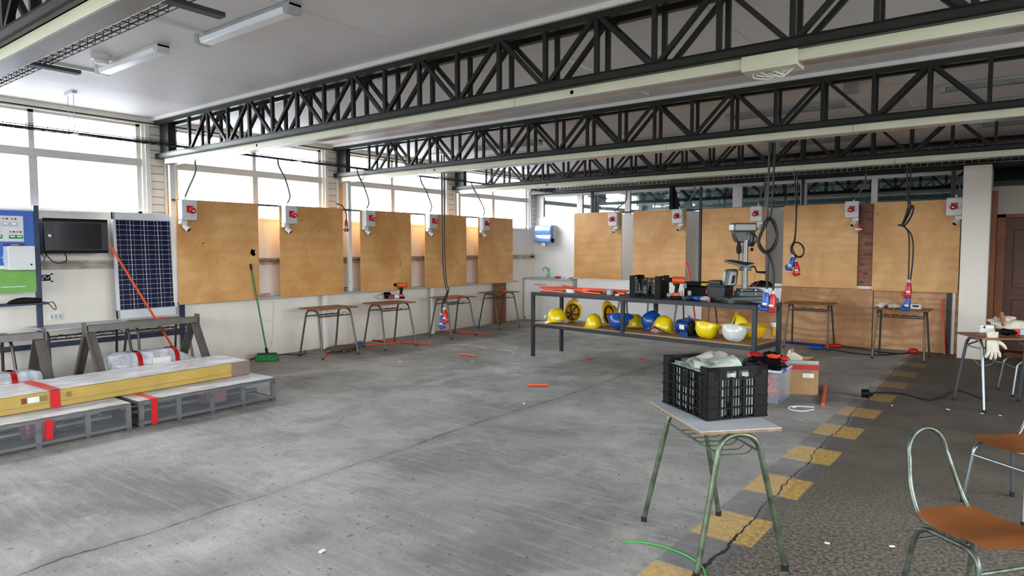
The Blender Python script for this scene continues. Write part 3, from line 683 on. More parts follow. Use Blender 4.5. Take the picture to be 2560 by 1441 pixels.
MB().box(-8.974, -8.955, 2.87, 3.545, 1.685, 2.03).build('door', mat('rack_door_metal', '25262c', 0.4), t, bevel=0.004)
dd = [o for o in t.children if o.name.startswith('door')][0]
MB().box(-8.9555, -8.952, 2.97, 3.47, 1.70, 2.015).build('smoked_pane', DGLASS, dd, smooth=False)
MB().cyl((-8.956, 2.918, 1.86), (-8.945, 2.918, 1.86), 0.017, n=14).build('lock', SILVER, dd)
mb = MB(); mb.tube(bez([(-9.15, 2.93, 1.655), (-9.1, 2.95, 1.60), (-9.08, 2.98, 1.56), (-9.1, 3.04, 1.535), (-9.1, 3.12, 1.55), (-9.12, 3.14, 1.60), (-9.15, 3.13, 1.655)], 8), 0.006, 6)
mb.tube(bez([(-9.2, 2.90, 1.655), (-9.15, 2.92, 1.6), (-9.15, 2.91, 1.55), (-9.16, 2.93, 1.6), (-9.2, 2.96, 1.655)], 8), 0.004, 6)
mb.build('cable_loop', RUBBER, t)
t = thing('training_stand', 'navy steel training stand with a blue and green board at the left edge', 'training board', (-8.95, 2.2, 0))
MB().box(-8.96, -8.90, 2.755, 2.805, 0, 2.2).build('post', NAVY, t, bevel=0.004)
MB().box(-8.96, -8.90, 1.55, 1.6, 0, 2.2).build('post', NAVY, t, bevel=0.004)
MB().box(-8.945, -8.915, 1.6, 2.755, 1.5, 2.135).build('upper_board', TBLUE, t, smooth=False)
MB().box(-8.945, -8.915, 1.6, 2.755, 1.215, 1.5).build('lower_board', TGREEN, t, smooth=False)
MB().box(-8.915, -8.905, 1.75, 2.655, 1.785, 2.075).build('instrument_plate', BOXGREY, t, bevel=0.02)
def disc(mb, y, z, r, x=-8.905): mb.cyl((x, y, z), (x+0.012, y, z), r, n=12)
for m_, pts, nm_ in ((RED, [(2.466, 2.04), (2.545, 2.04), (2.525, 1.895), (2.590, 1.895)], 'red_terminal'), (BLACK, [(2.42, 2.04), (2.50, 2.04), (2.578, 2.04), (2.42, 1.895), (2.558, 1.895), (2.622, 1.895)], 'black_terminal')):
    for y, z in pts:
        mb = MB(); disc(mb, y, z, 0.008); mb.build(nm_, m_, t)
for y, z, m_ in ((2.40, 1.98, DGLASS), (2.485, 1.98, DGLASS), (2.563, 1.98, DGLASS), (2.42, 1.84, BROOMG), (2.545, 1.84, BROOMG), (2.61, 1.84, BROOMG)):
    f = MB().box(-8.905, -8.900, y-0.032, y+0.032, z-0.02, z+0.02).build('meter', m_, t)
    MB().box(-8.900, -8.8985, y-0.022, y+0.022, z-0.004, z+0.012).build('display', SMOKE if m_ is DGLASS else PALEG, f)
MB().box(-8.915, -8.912, 2.46, 2.66, 1.72, 1.765).build('name_strip', mat('purple_label', '3a2a5e', 0.5), t, smooth=False)
mb = MB()
for i in range(7): mb.box(-8.912, -8.911, 2.53+0.011*i, 2.538+0.011*i, 1.748, 1.755)
for i in range(11): mb.box(-8.912, -8.911, 2.51+0.011*i, 2.518+0.011*i, 1.731, 1.738)
for i in range(18): mb.box(-8.915, -8.9135, 2.42+0.013*i, 2.43+0.013*i, 1.275, 1.285)
mb.build('fine_print', PAPER, t, smooth=False)['kind'] = 'stuff'
mb = MB().box(-8.915, -8.9135, 2.453, 2.458, 1.555, 1.62)
for a in (90, 210, 330):
    mb.bar((-8.914, 2.4555, 1.62), (-8.914, 2.4555+0.03*math.cos(math.radians(a)), 1.62+0.03*math.sin(math.radians(a))), 0.004, 0.006, (1, 0, 0))
mb.build('turbine_drawing', PAPER, t, smooth=False)
MB().ball((-8.914, 2.44, 1.5), (0.002, 0.045, 0.02)).build('cloud_drawing', PAPER, t)
e = thing('control_box', 'grey metal control box fixed to the blue and green training board', 'control box', (-8.83, 2.58, 1.47))
MB().box(-8.914, -8.765, 2.455, 2.705, 1.472, 1.735).build('case', BOXGREY, e, bevel=0.006)
MB().box(-8.764, -8.75, 2.453, 2.708, 1.47, 1.737).build('door', BOXGREY, e, bevel=0.006)
MB().cyl((-8.75, 2.665, 1.53), (-8.74, 2.665, 1.53), 0.009, n=12).build('lock', BLACK, e)
MB().box(-8.9, -8.72, 1.55, 2.81, 1.075, 1.1).build('shelf_bar', NAVY, t, bevel=0.004)
MB().box(-9.36, -9.31, 1.55, 4.6, 0.50, 0.56).build('bottom_rail', NAVY, t, smooth=False)
MB().box(-9.36, -9.31, 4.6, 4.65, 0, 0.92).build('post', NAVY, t, smooth=False)
o = MB().prism([(-8.80, 2.42, 1.101), (-8.80, 2.74, 1.101), (-8.80, 2.74, 1.15), (-8.80, 2.60, 1.165), (-8.80, 2.53, 1.16), (-8.80, 2.46, 1.135)], (0.09, 0, 0)).build('tool_pouch', BLACK, bevel=0.012)
tag(o, 'black pouch lying on the navy shelf bar at the left edge', 'pouch')
o = MB().tube(bez([(-8.73, 2.805, 1.09), (-8.7, 2.84, 1.10), (-8.7, 2.87, 1.04), (-8.71, 2.86, 1.01), (-8.72, 2.83, 1.05), (-8.73, 2.806, 1.085)], 8), 0.005, 6).build('wire_loop', RUBBER)
tag(o, 'small black wire loop hanging at the end of the navy shelf bar', 'wire')
t = thing('wall_socket', 'open white socket frame on the wall right of the navy post', 'wall socket', (-9.39, 3.0, 1.35))
mb = MB()
for q in ((2.93, 3.075, 1.39, 1.405), (2.93, 3.075, 1.3, 1.315), (2.93, 2.955, 1.3, 1.405), (3.05, 3.075, 1.3, 1.405)): mb.box(-9.4, -9.375, *q)
mb.build('frame', WHITE, t, smooth=False)
MB().box(-9.399, -9.39, 2.955, 3.05, 1.315, 1.39).build('recess', BLACK, t, smooth=False)
MB().tube(bez([(-9.38, 2.965, 1.325), (-9.37, 2.98, 1.38), (-9.372, 3.01, 1.34), (-9.375, 3.04, 1.37)], 8), 0.007, 6).build('wire', GREYP, t)
t = thing('wall_plate', 'small white double switch plate low on the wall above the grey desk', 'switch plate', (-9.39, 3.1, 0.85))
MB().box(-9.4, -9.385, 3.02, 3.16, 0.83, 0.91).build('plate', WHITE, t, bevel=0.004)
for k in range(3): MB().box(-9.385, -9.38, 3.035+0.045*k, 3.06+0.045*k, 0.845, 0.895).build('key', GREYP, t)
# ================================================================== SCHOOL DESKS
def desk_proto(top_m, leg_m, style='basket', L=0.70, W=0.50, H=0.70, inset=0.07, splay=0.035, core=None):
    t = thing('school_desk', '', 'desk'); r = 0.0155
    if core:
        MB().box(-L/2, L/2, -W/2, W/2, H-0.003, H).build('laminate', top_m, t, smooth=False)
        MB().box(-L/2, L/2, -W/2, W/2, H-0.02, H-0.0032).build('desk_top', core, t, bevel=0.003)
    else: MB().box(-L/2, L/2, -W/2, W/2, H-0.018, H).build('desk_top', top_m, t, bevel=0.006)
    ys = W/2-0.10
    def side(sx):
        x = sx*(L/2-inset); out = sx*splay
        mb = MB(); mb.tube(fillet([(x+out, -W/2-0.02, 0.018), (x, -ys+0.03, H-0.032), (x, ys-0.03, H-0.032), (x+out, W/2+0.02, 0.018)], 0.10, 7), r, 10)
        return mb
    for sx in (-1, 1):
        side(sx).build('leg_hoop', leg_m, t)
        for sy_ in (-1, 1):
            x = sx*(L/2-inset)+sx*splay; MB().cyl((x, sy_*(W/2+0.02), 0), (x, sy_*(W/2+0.02), 0.03), 0.0185, n=10).build('foot_cap', RUBBER, t)
    zb = H-0.13; xx = L/2-inset+0.01
    def yl(z): return ys-0.03+(W/2+0.02-(ys-0.03))*(H-0.032-z)/(H-0.05)
    yb = yl(zb)
    if style == 'basket':
        for s in (-1, 1): MB().tube([(-xx, s*yb, zb), (xx, s*yb, zb)], 0.006, 8).build('rail', leg_m, t)
        for k in range(7):
            x = -xx+0.08+(2*xx-0.16)*k/6; MB().tube(fillet([(x, -yb, zb), (x, -yb+0.03, zb-0.03), (x, yb-0.03, zb-0.03), (x, yb, zb)], 0.03, 3), 0.0035, 6).build('basket_wire', leg_m, t)
    elif style == 'loops':
        for s in (-1, 1): MB().tube([(-xx, s*yb, zb), (xx, s*yb, zb)], 0.009, 8).build('rail', leg_m, t)
        for k in range(4):
            x = -xx+0.13+(2*xx-0.26)*k/3
            MB().tube([(x+0.055*math.cos(PI*i/10), -yb, zb+0.05*math.sin(PI*i/10)) for i in range(11)], 0.004, 6).build('hook_loop', leg_m, t)
        for k in range(5):
            x = -xx+0.1+(2*xx-0.2)*k/4; MB().tube([(x, -yb, zb), (x, yb, zb)], 0.0035, 6).build('basket_wire', leg_m, t)
    else:
        for sx in (-1, 1):
            MB().tube([(sx*(L/2-0.065), -yb, zb), (sx*(L/2-0.065), yb, zb)], 0.008, 8).build('cross_tube', leg_m, t)
            for s in (-1, 1): MB().tube([(sx*(L/2-0.065), s*yb*0.95, zb), (sx*0.07, s*0.12, H-0.028)], 0.009, 8).build('brace', leg_m, t)
    return t
DG = 'school desks with steel hoop legs'
dA = desk_proto(DESKW, mat('dull_brown_steel', '6b635c', 0.4, 0.6, 0.15), 'loops', L=0.76, H=0.775, W=0.54)
dA.location = (-8.66, 6.62, 0); dA.rotation_euler = (0, 0, PI/2); dA['label'] = 'bare wooden school desk below the second window board, right of the green broom'; dA['group'] = DG
ROOT[dA.name] = Matrix.Translation((-8.66, 6.62, 0)) @ Matrix.Rotation(PI/2, 4, 'Z')
dup(dA, (-8.60, 7.86, 0), PI/2-0.04, 'school desk holding the standing orange drill and wire clutter', DG)
dup(dA, (-8.62, 9.52, 0), PI/2-0.03, 'school desk behind the low hanging red and blue plugs', DG)
dup(dA, (-8.78, 11.18, 0), PI/2-0.06, 'farthest desk on the window side, beside the sink cabinet', DG)
dup(dA, (-2.72, 12.1, 0), 0.02, 'school desk with dusty top against the low plywood, right of the bench', DG)
dup(dA, (-1.31, 11.75, 0), -0.03, 'school desk with gloves and white fitting below the last back board', DG)
dup(dA, (-8.9, 4.08, 0), PI/2, 'desk under the solar panel, carrying loose green wire', DG)
dup(dA, (-8.6, 2.05, 0), PI/2, 'desk under the training board at the left edge', DG)
dup(dA, (-5.95, 12.05, 0), 0.0, 'desk behind the left end of the work bench', DG)
dup(dA, (-4.75, 12.1, 0), 0.0, 'desk behind the middle of the work bench, hidden by its top', DG)
g = desk_proto(DESKG, mat('dull_dark_steel', '47464a', 0.4, 0.5, 0.1), 'loops', L=0.98, H=0.80, W=0.55)
g.location = (-8.84, 3.20, 0); g.rotation_euler = (0, 0, PI/2); g['label'] = 'grey topped desk against the wall between navy post and solar panel'; g['group'] = DG
ROOT[g.name] = Matrix.Translation((-8.84, 3.2, 0)) @ Matrix.Rotation(PI/2, 4, 'Z')
# foreground desk with the crate
F1 = desk_proto(DESKG, CHROMEG, 'basket', L=0.68, W=0.46, H=0.76, inset=0.025, splay=0.05, core=mat('worn_particle_edge', '8a6f4f', .6, 0, .2, 20))
A = gz(1624, 1004, .76); B = gz(1751, 1080, .76); C = gz(1957, 1071, .76)
u = (B-A); u.z = 0; ctr = (A+C)/2; ang = math.atan2(u.y, u.x)
F1.location = (ctr.x, ctr.y, 0); F1.rotation_euler = (0, 0, ang); ROOT[F1.name] = Matrix.Translation((ctr.x, ctr.y, 0)) @ Matrix.Rotation(ang, 4, 'Z')
F1['label'] = 'grey topped foreground desk carrying the black crate'; F1['group'] = DG
FD = (ctr.copy(), ang)
R1 = desk_proto(DESKW, mat('clean_grey_chrome', '8f989c', 0.3, 0.85, 0.1), 'brace', L=0.74, W=0.52, H=0.775)
a2 = math.atan2(0.51, 0.86); R1.location = (-0.02, 8.74, 0); R1.rotation_euler = (0, 0, a2)
ROOT[R1.name] = Matrix.Translation((-0.02, 8.74, 0)) @ Matrix.Rotation(a2, 4, 'Z')
R1['label'] = 'wooden desk at the right edge with work gloves hanging over it'; R1['group'] = DG
# ================================================================== BACK BOARDS
YP = 12.65
BB = [(-7.79, -6.615), (-6.345, -5.185), (-4.855, -3.635), (-3.325, -2.10), (-1.87, -0.655)]
bl = ['first plywood board at the back, right of the paper towel dispenser', 'second plywood board at the back, above the bench crate', 'third plywood board at the back, behind the drill press', 'fourth plywood board at the back, behind the short looped cable pair', 'last plywood board at the back, beside the white pillar']
bz = [(1.045, 2.488), (1.03, 2.49), (1.02, 2.475), (1.01, 2.475), (0.99, 2.475)]
for k, (a, b) in enumerate(BB): board(bl[k], ((a+b)/2, YP, bz[k][0]), 0, b-a, bz[k][1]-bz[k][0], 'plywood boards at the back')
for k, (a, b) in enumerate(((-4.86, -1.86), (-1.845, -0.44))):
    o = MB().box(a, b, YP+0.055, YP+0.07, 0.0, 1.005).build('plywood_sheet', PLYLOW, smooth=False)
    tag(o, ['wide low plywood sheet with strong grain, right of the bench', 'low plywood sheet below the last back board, by the pillar'][k], 'plywood sheet')
o = MB().box(-7.75, -4.87, YP+0.055, YP+0.07, 0.0, 1.03).build('low_partition', WALLB, smooth=False); tag(o, 'low white panel behind the work bench under the back boards', 'low panel')
o = MB().box(-2.2, -1.8, YP+0.03, YP+0.048, 1.06, 2.46).build('plywood_strip', PLYDARK, smooth=False); tag(o, 'dark knotty plywood strip between the fourth and last back boards', 'plywood strip')
ROOT[o.name] = Matrix.Identity(4)
for k, (z, dx, rr) in enumerate(((2.32, 0, .035), (2.2, .03, .045), (1.95, .02, .07), (1.78, .04, .075), (1.6, .03, .065), (1.43, -.05, .04), (1.27, .0, .05), (1.12, -.06, .04))):
    MB().ball((-1.98+dx, YP+0.0295, z), (rr, 0.0015, rr*0.45), nu=14, nv=8).build('knot', mat('knot_wood', '5f3519', 0.5), o)
tag(MB().box(-4.8, -0.7, YP+0.015, YP+0.05, 1.008, 1.055).build('white_rail', WHITE, smooth=False), 'white rail showing between the lower edges of the back boards', 'rail')
tag(MB().bar((-7.7, YP+0.03, 2.47), (-2.25, YP+0.03, 2.47), 0.03, 0.03).build('mounting_rail', STEEL, smooth=False), 'dark rail along the top of the back boards', 'mounting rail')
for k, (px, z0, w, m_) in enumerate(((1447, 2.47, .05, STEEL), (1753, 0, .045, STEELB), (1915, 0, .045, GALV), (1986, 2.47, .05, STEEL), (2389, 2.2, .06, STEEL))):
    x = gy(px, 500, YP+0.12).x
    if k in (1, 2): o = MB().box(x-w/2, x+w/2, YP+0.08, YP+0.125, z0, 2.92)
    else: o = MB().box(x-w/2, x+w/2, YB-0.06, YB-0.01, z0, 3.0) if k != 4 else MB().box(-0.80, -0.74, YP+0.02, YP+0.08, 0.0, 2.93)
    tag(o.build('steel_post', m_, smooth=False), ['short dark post on the partition glass above the first back board', 'dark post left of the third back board', 'scuffed post right of the drill press board', 'short dark post on the partition glass above the fourth back board', 'dark post between the last back board and the pillar'][k], 'post', 'steel posts holding the back boards')
x = gy(1690, 500, 13.2).x
tag(MB().box(x-0.07, x+0.01, 13.02, 13.10, 2.46, 3.0).prism([(x+0.0, 13.06, 3.0), (x+0.02, 13.06, 2.95), (x+0.17, 13.06, 2.46), (x+0.01, 13.06, 2.46)], (0, 0.05, 0)).build('charred_bracket', BLACK), 'blackened hanging bracket over the second back board', 'bracket')
o = MB().box(-0.72, -0.68, YP+0.01, YP+0.05, 0, 0.99).build('support_post', WHITE, smooth=False); tag(o, 'low pale green white post below the last back board', 'post')
bxp = [(1697, 541), (1892, 535), (2129, 524), (2387, 517)]
bx = [gy(1532.5, 549, YP-0.12), gy(1694, 541, YP-0.12), gy(1891, 535, YP-0.12), gy(2130, 524, YP-0.12), gy(2386, 517, YP-0.12)]
bsl = ['socket box with red inlet at top right of the first back board', 'socket box with red inlet at top right of the second back board', 'socket box with red inlet behind the drill press, on the third back board', 'socket box on the fourth back board with a red plug hanging beside it', 'rightmost socket box with red inlet, next to the white pillar']
bc = [[(1545, 520), (1555, 512), (1565, 500), (1567, 475)], [(1710, 515), (1725, 500), (1735, 480), (1738, 462)], [(1897, 505), (1905, 480), (1915, 450), (1916, 440)], [(2135, 500), (2150, 480), (2162, 460), (2165, 435)], [(2392, 490), (2400, 475), (2397, 455), (2393, 440)]]
for k in range(5):
    c = bx[k]
    pts = [gy(px, py, YP-0.05+0.06*i) for i, (px, py) in enumerate(bc[k])]
    socket_box(bsl[k], (c.x, YP-0.019, c.z), 0, pts, mirror=-1)
# extra red plug beside the fourth box
p = gy(2147, 572, YP-0.1)
t = thing('red_coupler', 'red plug with metal ring hanging on a black cord over the dark plywood strip', 'plug', (p.x, p.y, p.z))
MB().lathe([(0.0, 0.07), (0.022, 0.07), (0.03, 0.0), (0.03, -0.06), (0, -0.06)], Matrix.Translation(p), 16).build('grip', RED, t)
MB().lathe([(0.031, 0.005), (0.06, 0.0), (0.06, -0.025), (0.031, -0.03)], Matrix.Translation(p), 18).build('ring', SILVER, t)
for s in (-1, 1): MB().cyl(p+Vector((s*0.014, 0, -0.06)), p+Vector((s*0.014, 0, -0.10)), 0.008, n=8).build('pin', RED, t)
MB().tube(bez([p+Vector((0, 0, 0.07)), gy(2150, 530, YP-0.12), gy(2146, 507, YP-0.12), gy(2135, 497, YP-0.12), gy(2123, 504, YP-0.12), gy(2120, 510, YP-0.12)], 8), 0.010, 8).build('cord', RUBBER, t)
# ================================================================== HANGING CABLES WITH PLUGS
def plug(t, p, m_, tip, nm_):
    p = Vector(p); d = (Vector(tip)-p).normalized(); a = d.orthogonal().normalized()
    f = MB().tube([p-d*0.02, p+d*0.02], [0.022, 0.024], 12).build(nm_+'_gland', GREYP, t)
    MB().tube([p+d*0.02, p+d*0.05, p+d*0.13, p+d*0.17], [0.022, 0.034, 0.042, 0.042], 16).build(nm_+'_plug', m_, t)
    q = p+d*0.15; s = Vector((1, 0, 0)) if abs(d.x) < 0.7 else Vector((0, 1, 0)); s = (s-d*s.dot(d)).normalized()
    b = [o for o in t.children if o.name.startswith(nm_+'_plug')][0]
    MB().tube([q-s*0.045+d*0.01, q-s*0.07+d*0.03, q-s*0.045+d*0.06, q+s*0.035+d*0.055], [0.018, 0.02, 0.024, 0.02], 10).build('plug_cap', m_, b)
    n = s.cross(d); 
    if (CAM-q).dot(n) < 0: n = -n
    cc = q-d*0.005; e = []
    for sz in (0, 1):
        pass
    MB().hexa([cc-s*0.024-d*0.01+n*0.040, cc+s*0.024-d*0.01+n*0.040, cc+s*0.024-d*0.01+n*0.0445, cc-s*0.024-d*0.01+n*0.0445, cc-s*0.024+d*0.012+n*0.040, cc+s*0.024+d*0.012+n*0.040, cc+s*0.024+d*0.012+n*0.0445, cc-s*0.024+d*0.012+n*0.0445]).build('plug_label', PAPER, b)
HG = 'hanging black cables with blue and red plugs'
# near the fourth window board
Yc = 7.48
t = thing('hanging_cable', 'straight black cable pair with red and blue plugs before the fourth window board', 'hanging cable', gy(1110, 400, Yc), group=HG)
def C(px, py, dy=0.0): return gy(px, py, Yc+dy)
for k, pts in enumerate(([(1104, 388), (1105, 480), (1106, 600), (1107, 660), (1113, 715), (1118, 727), (1112, 745), (1106, 757), (1107, 766), (1110, 772)], [(1110, 388), (1110.5, 480), (1111, 600), (1113, 665), (1117, 712), (1122, 722), (1117, 742), (1112, 754), (1105, 762), (1104, 784)])):
    MB().tube(bez([C(x, y, 0.012*k) for x, y in pts], 8), 0.0095, 8).build('cable', RUBBER, t)
plug(t, C(1111, 772), RED, C(1115, 800), 'red'); plug(t, C(1104, 786, 0.02), BLUEP, C(1107, 815, 0.02), 'blue')
# at the bench end
Yc = 7.55
t = thing('hanging_cable', 'thick black cable pair tied in a large loop with plugs beside the drill press', 'hanging cable', gy(1930, 400, Yc), group=HG)
for k, pts in enumerate(([(1924, 345), (1922, 440), (1919, 520), (1914, 560), (1899, 590), (1894, 605), (1900, 622), (1915, 633), (1935, 620), (1944, 590), (1938, 560), (1926, 545), (1913, 552), (1902, 580), (1896, 600), (1906, 625), (1920, 640), (1919, 680), (1917, 725)],
                          [(1938, 345), (1934, 440), (1928, 530), (1918, 556), (1903, 586), (1898, 606), (1905, 625), (1917, 629), (1932, 615), (1941, 588), (1934, 562), (1924, 549), (1911, 560), (1900, 590), (1899, 608), (1911, 628), (1924, 640), (1934, 680), (1933, 728)])):
    MB().tube(bez([C(x, y, 0.02*k+0.01*math.sin(i)) for i, (x, y) in enumerate(pts)], 8), 0.0115, 8).build('cable', RUBBER, t)
plug(t, C(1916, 727), BLUEP, C(1914, 765), 'blue'); plug(t, C(1932, 731, 0.02), RED, C(1930, 770, 0.02), 'red')
Yc = 10.42
t = thing('hanging_cable', 'black cable pair with a small coil, blue and red plugs, before the fourth back board', 'hanging cable', gy(1990, 430, Yc), group=HG)
for k, pts in enumerate(([(1986, 421), (1988, 480), (1990, 530), (1988, 580), (1984, 605), (1978, 615), (1978, 630), (1990, 642), (2004, 640), (2010, 628), (2003, 612), (1990, 606), (1980, 612), (1984, 632), (1985, 640)],
                          [(1993, 421), (1993, 480), (1991, 530), (1989, 580), (1986, 605), (1981, 618), (1984, 632), (1998, 644), (2008, 636), (2009, 620), (1998, 608), (1985, 608), (1980, 620), (1988, 640), (1989, 652)])):
    MB().tube(bez([C(x, y, 0.02*k+0.012*math.sin(1.3*i)) for i, (x, y) in enumerate(pts)], 8), 0.011, 8).build('cable', RUBBER, t)
plug(t, C(1983, 640), BLUEP, C(1977, 664), 'blue'); plug(t, C(1989, 652, 0.02), RED, C(1993, 678, 0.02), 'red')
t = thing('hanging_cable', 'black cable pair tied in a long knot before the last back board', 'hanging cable', gy(2272, 420, Yc), group=HG)
for k, pts in enumerate(([(2269, 402), (2268, 450), (2268, 495), (2271, 512), (2265, 535), (2256, 560), (2262, 545), (2275, 520), (2283, 515), (2281, 535), (2268, 558), (2258, 562), (2245, 563), (2258, 566), (2270, 580), (2273, 610), (2272, 660), (2271, 700)],
                          [(2277, 402), (2276, 450), (2273, 495), (2276, 513), (2268, 540), (2260, 558), (2270, 540), (2280, 518), (2284, 522), (2276, 545), (2264, 562), (2262, 568), (2277, 585), (2283, 615), (2281, 660), (2276, 700), (2271, 735)])):
    MB().tube(bez([C(x, y, 0.02*k+0.012*math.sin(1.7*i)) for i, (x, y) in enumerate(pts)], 8), 0.010, 8).build('cable', RUBBER, t)
plug(t, C(2272, 703), RED, C(2271, 738), 'red'); plug(t, C(2270, 737, 0.03), BLUEP, C(2267, 768, 0.03), 'blue')
# ================================================================== SINK CORNER
t = thing('paper_dispenser', 'smoky blue paper towel dispenser on the white corner wall', 'paper towel dispenser', (-9.02, YB-0.1, 1.8))
x0, x1 = -9.24, -8.76; z0, z1 = 1.80, 2.27
MB().box(x0, x1, YB-0.12, YB-0.001, z0, z1).build('back_box', OFFW, t, bevel=0.015)
yy = YB-0.12
MB().prism([(x0+0.01, yy, z0+0.04), (x0+0.01, yy-0.13, z0+0.05), (x0+0.01, yy-0.15, z0+0.09), (x0+0.01, yy-0.135, z0+0.17), (x0+0.01, yy-0.11, z0+0.23), (x0+0.01, yy-0.14, z0+0.30), (x0+0.01, yy-0.14, z0+0.38), (x0+0.01, yy-0.10, z0+0.46), (x0+0.01, yy, z0+0.47)], (x1-x0-0.02, 0, 0)).build('cover', SMOKE, t, bevel=0.012)
MB().cyl((x1-0.01, yy-0.05, z0+0.1), (x1+0.015, yy-0.05, z0+0.1), 0.055, n=20).build('feed_knob', BLACK, t)
MB().box(-9.05, -8.95, yy-0.1, yy-0.09, z0-0.03, z0+0.05).build('paper_tip', PAPER, t)
t = thing('sink_cabinet', 'white sink cabinet in the far corner under the towel dispenser', 'cabinet', (-8.6, 13.1, 0))
cx0, cx1, cyf = -9.36, -8.0, 12.88; ch = 0.97
MB().box(cx0, cx1, cyf+0.02, YB-0.005, 0.08, ch).box(cx0+0.01, cx1-0.01, cyf+0.06, YB-0.01, 0.0, 0.08).build('carcass', WHITE, t, smooth=False)
for k in range(2):
    a = cx0+0.01+0.46*k
    dr = MB().box(a, a+0.45, cyf, cyf+0.018, 0.10, ch-0.01).build('door', WHITE, t, bevel=0.003)
    hx = (a+0.33, a+0.43) if k == 0 else (a+0.04, a+0.16)
    MB().tube([(hx[0]-0.02, cyf-0.02, 0.855), (hx[1]+0.02, cyf-0.02, 0.855)], 0.006, 8).cyl((hx[0], cyf, 0.855), (hx[0], cyf-0.02, 0.855), 0.004, n=6).cyl((hx[1], cyf, 0.855), (hx[1], cyf-0.02, 0.855), 0.004, n=6).build('handle', CHROME, dr)
MB().box(cx0-0.01, cx1+0.01, cyf-0.02, YB-0.003, ch, ch+0.035).build('counter_top', GREYP, t, bevel=0.004)
MB().box(-9.1, -8.68, 12.97, 13.28, ch+0.0352, ch+0.038).build('sink_bowl', CHROME, t)
MB().tube(fillet([(-8.95, 13.30, ch+0.035), (-8.95, 13.30, ch+0.28), (-8.95, 13.12, ch+0.28), (-8.95, 13.11, ch+0.19)], 0.08, 6), 0.011, 8).cyl((-8.95, 13.3, ch+0.035), (-8.95, 13.3, ch+0.08), 0.022).build('tap', CHROME, t)
p = gy(1371.5, 692, 13.0)
t = thing('soap_bottle', 'teal soap bottle on the sink cabinet', 'bottle', (p.x, 13.0, ch+0.036))
Mx = Matrix.Translation((p.x, 13.0, ch+0.036))
MB().lathe([(0.0, 0.0), (0.035, 0.0), (0.037, 0.02), (0.037, 0.15), (0.03, 0.19), (0.014, 0.22), (0.014, 0.235), (0.0, 0.235)], Mx, 18, 1.0, 0.7).build('body', TEAL, t)
MB().lathe([(0.0, 0.235), (0.016, 0.235), (0.016, 0.26), (0.008, 0.265), (0.008, 0.285), (0, 0.285)], Mx, 14).build('cap', OFFW, t)
for k, (x, y) in enumerate(((-8.45, 12.98), (-8.3, 13.15), (-8.15, 13.0))):
    o = MB().ball((x, y, ch+0.065), (0.09, 0.07, 0.03), bumpy=0.5, seed=k*3, nu=14, nv=8).build('crumpled_wrap', [PINKF, BAGFILM, PAPER][k]); tag(o, ['crumpled pinkish wrap beside the soap bottle', 'clear crumpled bag in the middle of the sink counter', 'white crumpled paper at the right end of the sink counter'][k], 'crumpled wrap')
o = MB().box(-9.397, -9.36, 13.2, 13.32, 1.46, 1.57).build('outlet_box', BLACK, bevel=0.02); tag(o, 'black outlet box at the end of the wall duct in the far corner', 'outlet box')
# ================================================================== WORK BENCH
bang = math.radians(-8); bu = Vector((math.cos(bang), math.sin(bang), 0)); bv = Vector((-bu.y, bu.x, 0)); BL, BW, BH, SH = 3.68, 0.74, 1.02, 0.525
FLc = Vector((-6.04, 8.5, 0)); bc_ = FLc+bu*BL/2+bv*BW/2
t = thing('work_bench', 'long dark steel work bench with a wooden lower shelf full of helmets', 'work bench', bc_, bang)
def bp(a, b, z): return FLc+bu*a+bv*b+Vector((0, 0, z))       # a along, b depth
def bbar(a0, b0, z0, a1, b1, z1, w, h, nm_, m_=STEELB): return MB().bar(bp(a0, b0, z0), bp(a1, b1, z1), w, h).build(nm_, m_, t, bevel=0.003)
q = 0.025
for a in (q, BL-q):
    for b in (q, BW-q): MB().hexa([bp(a-q, b-q, 0), bp(a+q, b-q, 0), bp(a+q, b+q, 0), bp(a-q, b+q, 0), bp(a-q, b-q, BH-0.052), bp(a+q, b-q, BH-0.052), bp(a+q, b+q, BH-0.052), bp(a-q, b+q, BH-0.052)]).build('leg', STEELB, t, bevel=0.003)
for b in (q, BW-q):
    bbar(0, b, BH-0.027, BL, b, BH-0.027, 0.05, 0.05, 'top_rail'); bbar(0.05, b, SH-0.027, BL-0.05, b, SH-0.027, 0.05, 0.05, 'shelf_rail')
    a = BL*0.475 if b == q else BL*0.5
    MB().hexa([bp(a-q, b-q, SH), bp(a+q, b-q, SH), bp(a+q, b+q, SH), bp(a-q, b+q, SH), bp(a-q, b-q, BH-0.052), bp(a+q, b-q, BH-0.052), bp(a+q, b+q, BH-0.052), bp(a-q, b+q, BH-0.052)]).build('middle_post', STEELB, t, bevel=0.003)
for a in (q, BL-q):
    bbar(a, 0.05, BH-0.027, a, BW-0.05, BH-0.027, 0.05, 0.05, 'end_rail'); bbar(a, 0.05, SH-0.027, a, BW-0.05, SH-0.027, 0.05, 0.05, 'end_rail')
def bslab(a0, a1, b0, b1, z0, z1): return MB().hexa([bp(a0, b0, z0), bp(a1, b0, z0), bp(a1, b1, z0), bp(a0, b1, z0), bp(a0, b0, z1), bp(a1, b0, z1), bp(a1, b1, z1), bp(a0, b1, z1)])
bslab(0.003, BL-0.003, 0.003, BW-0.003, BH-0.0015, BH+0.003).build('top_plate', mat('dark_bench_plate', '2d3034', 0.45, 0, 0.2), t)
bslab(0.055, BL-0.055, 0.02, BW-0.02, SH-0.0015, SH+0.016).build('shelf_board', SHELFPLY, t)
BT = BH+0.0035; ST = SH+0.0165
def at(px, py, D): return CAM + ray(px, py)*D          # a point D metres along the viewing axis
def depth(p): return (Vector(p)-CAM).dot(_f)
RH = Vector((_r.x, _r.y, 0)).normalized(); FH = Vector((_f.x, _f.y, 0)).normalized(); UP = Vector((0, 0, 1))
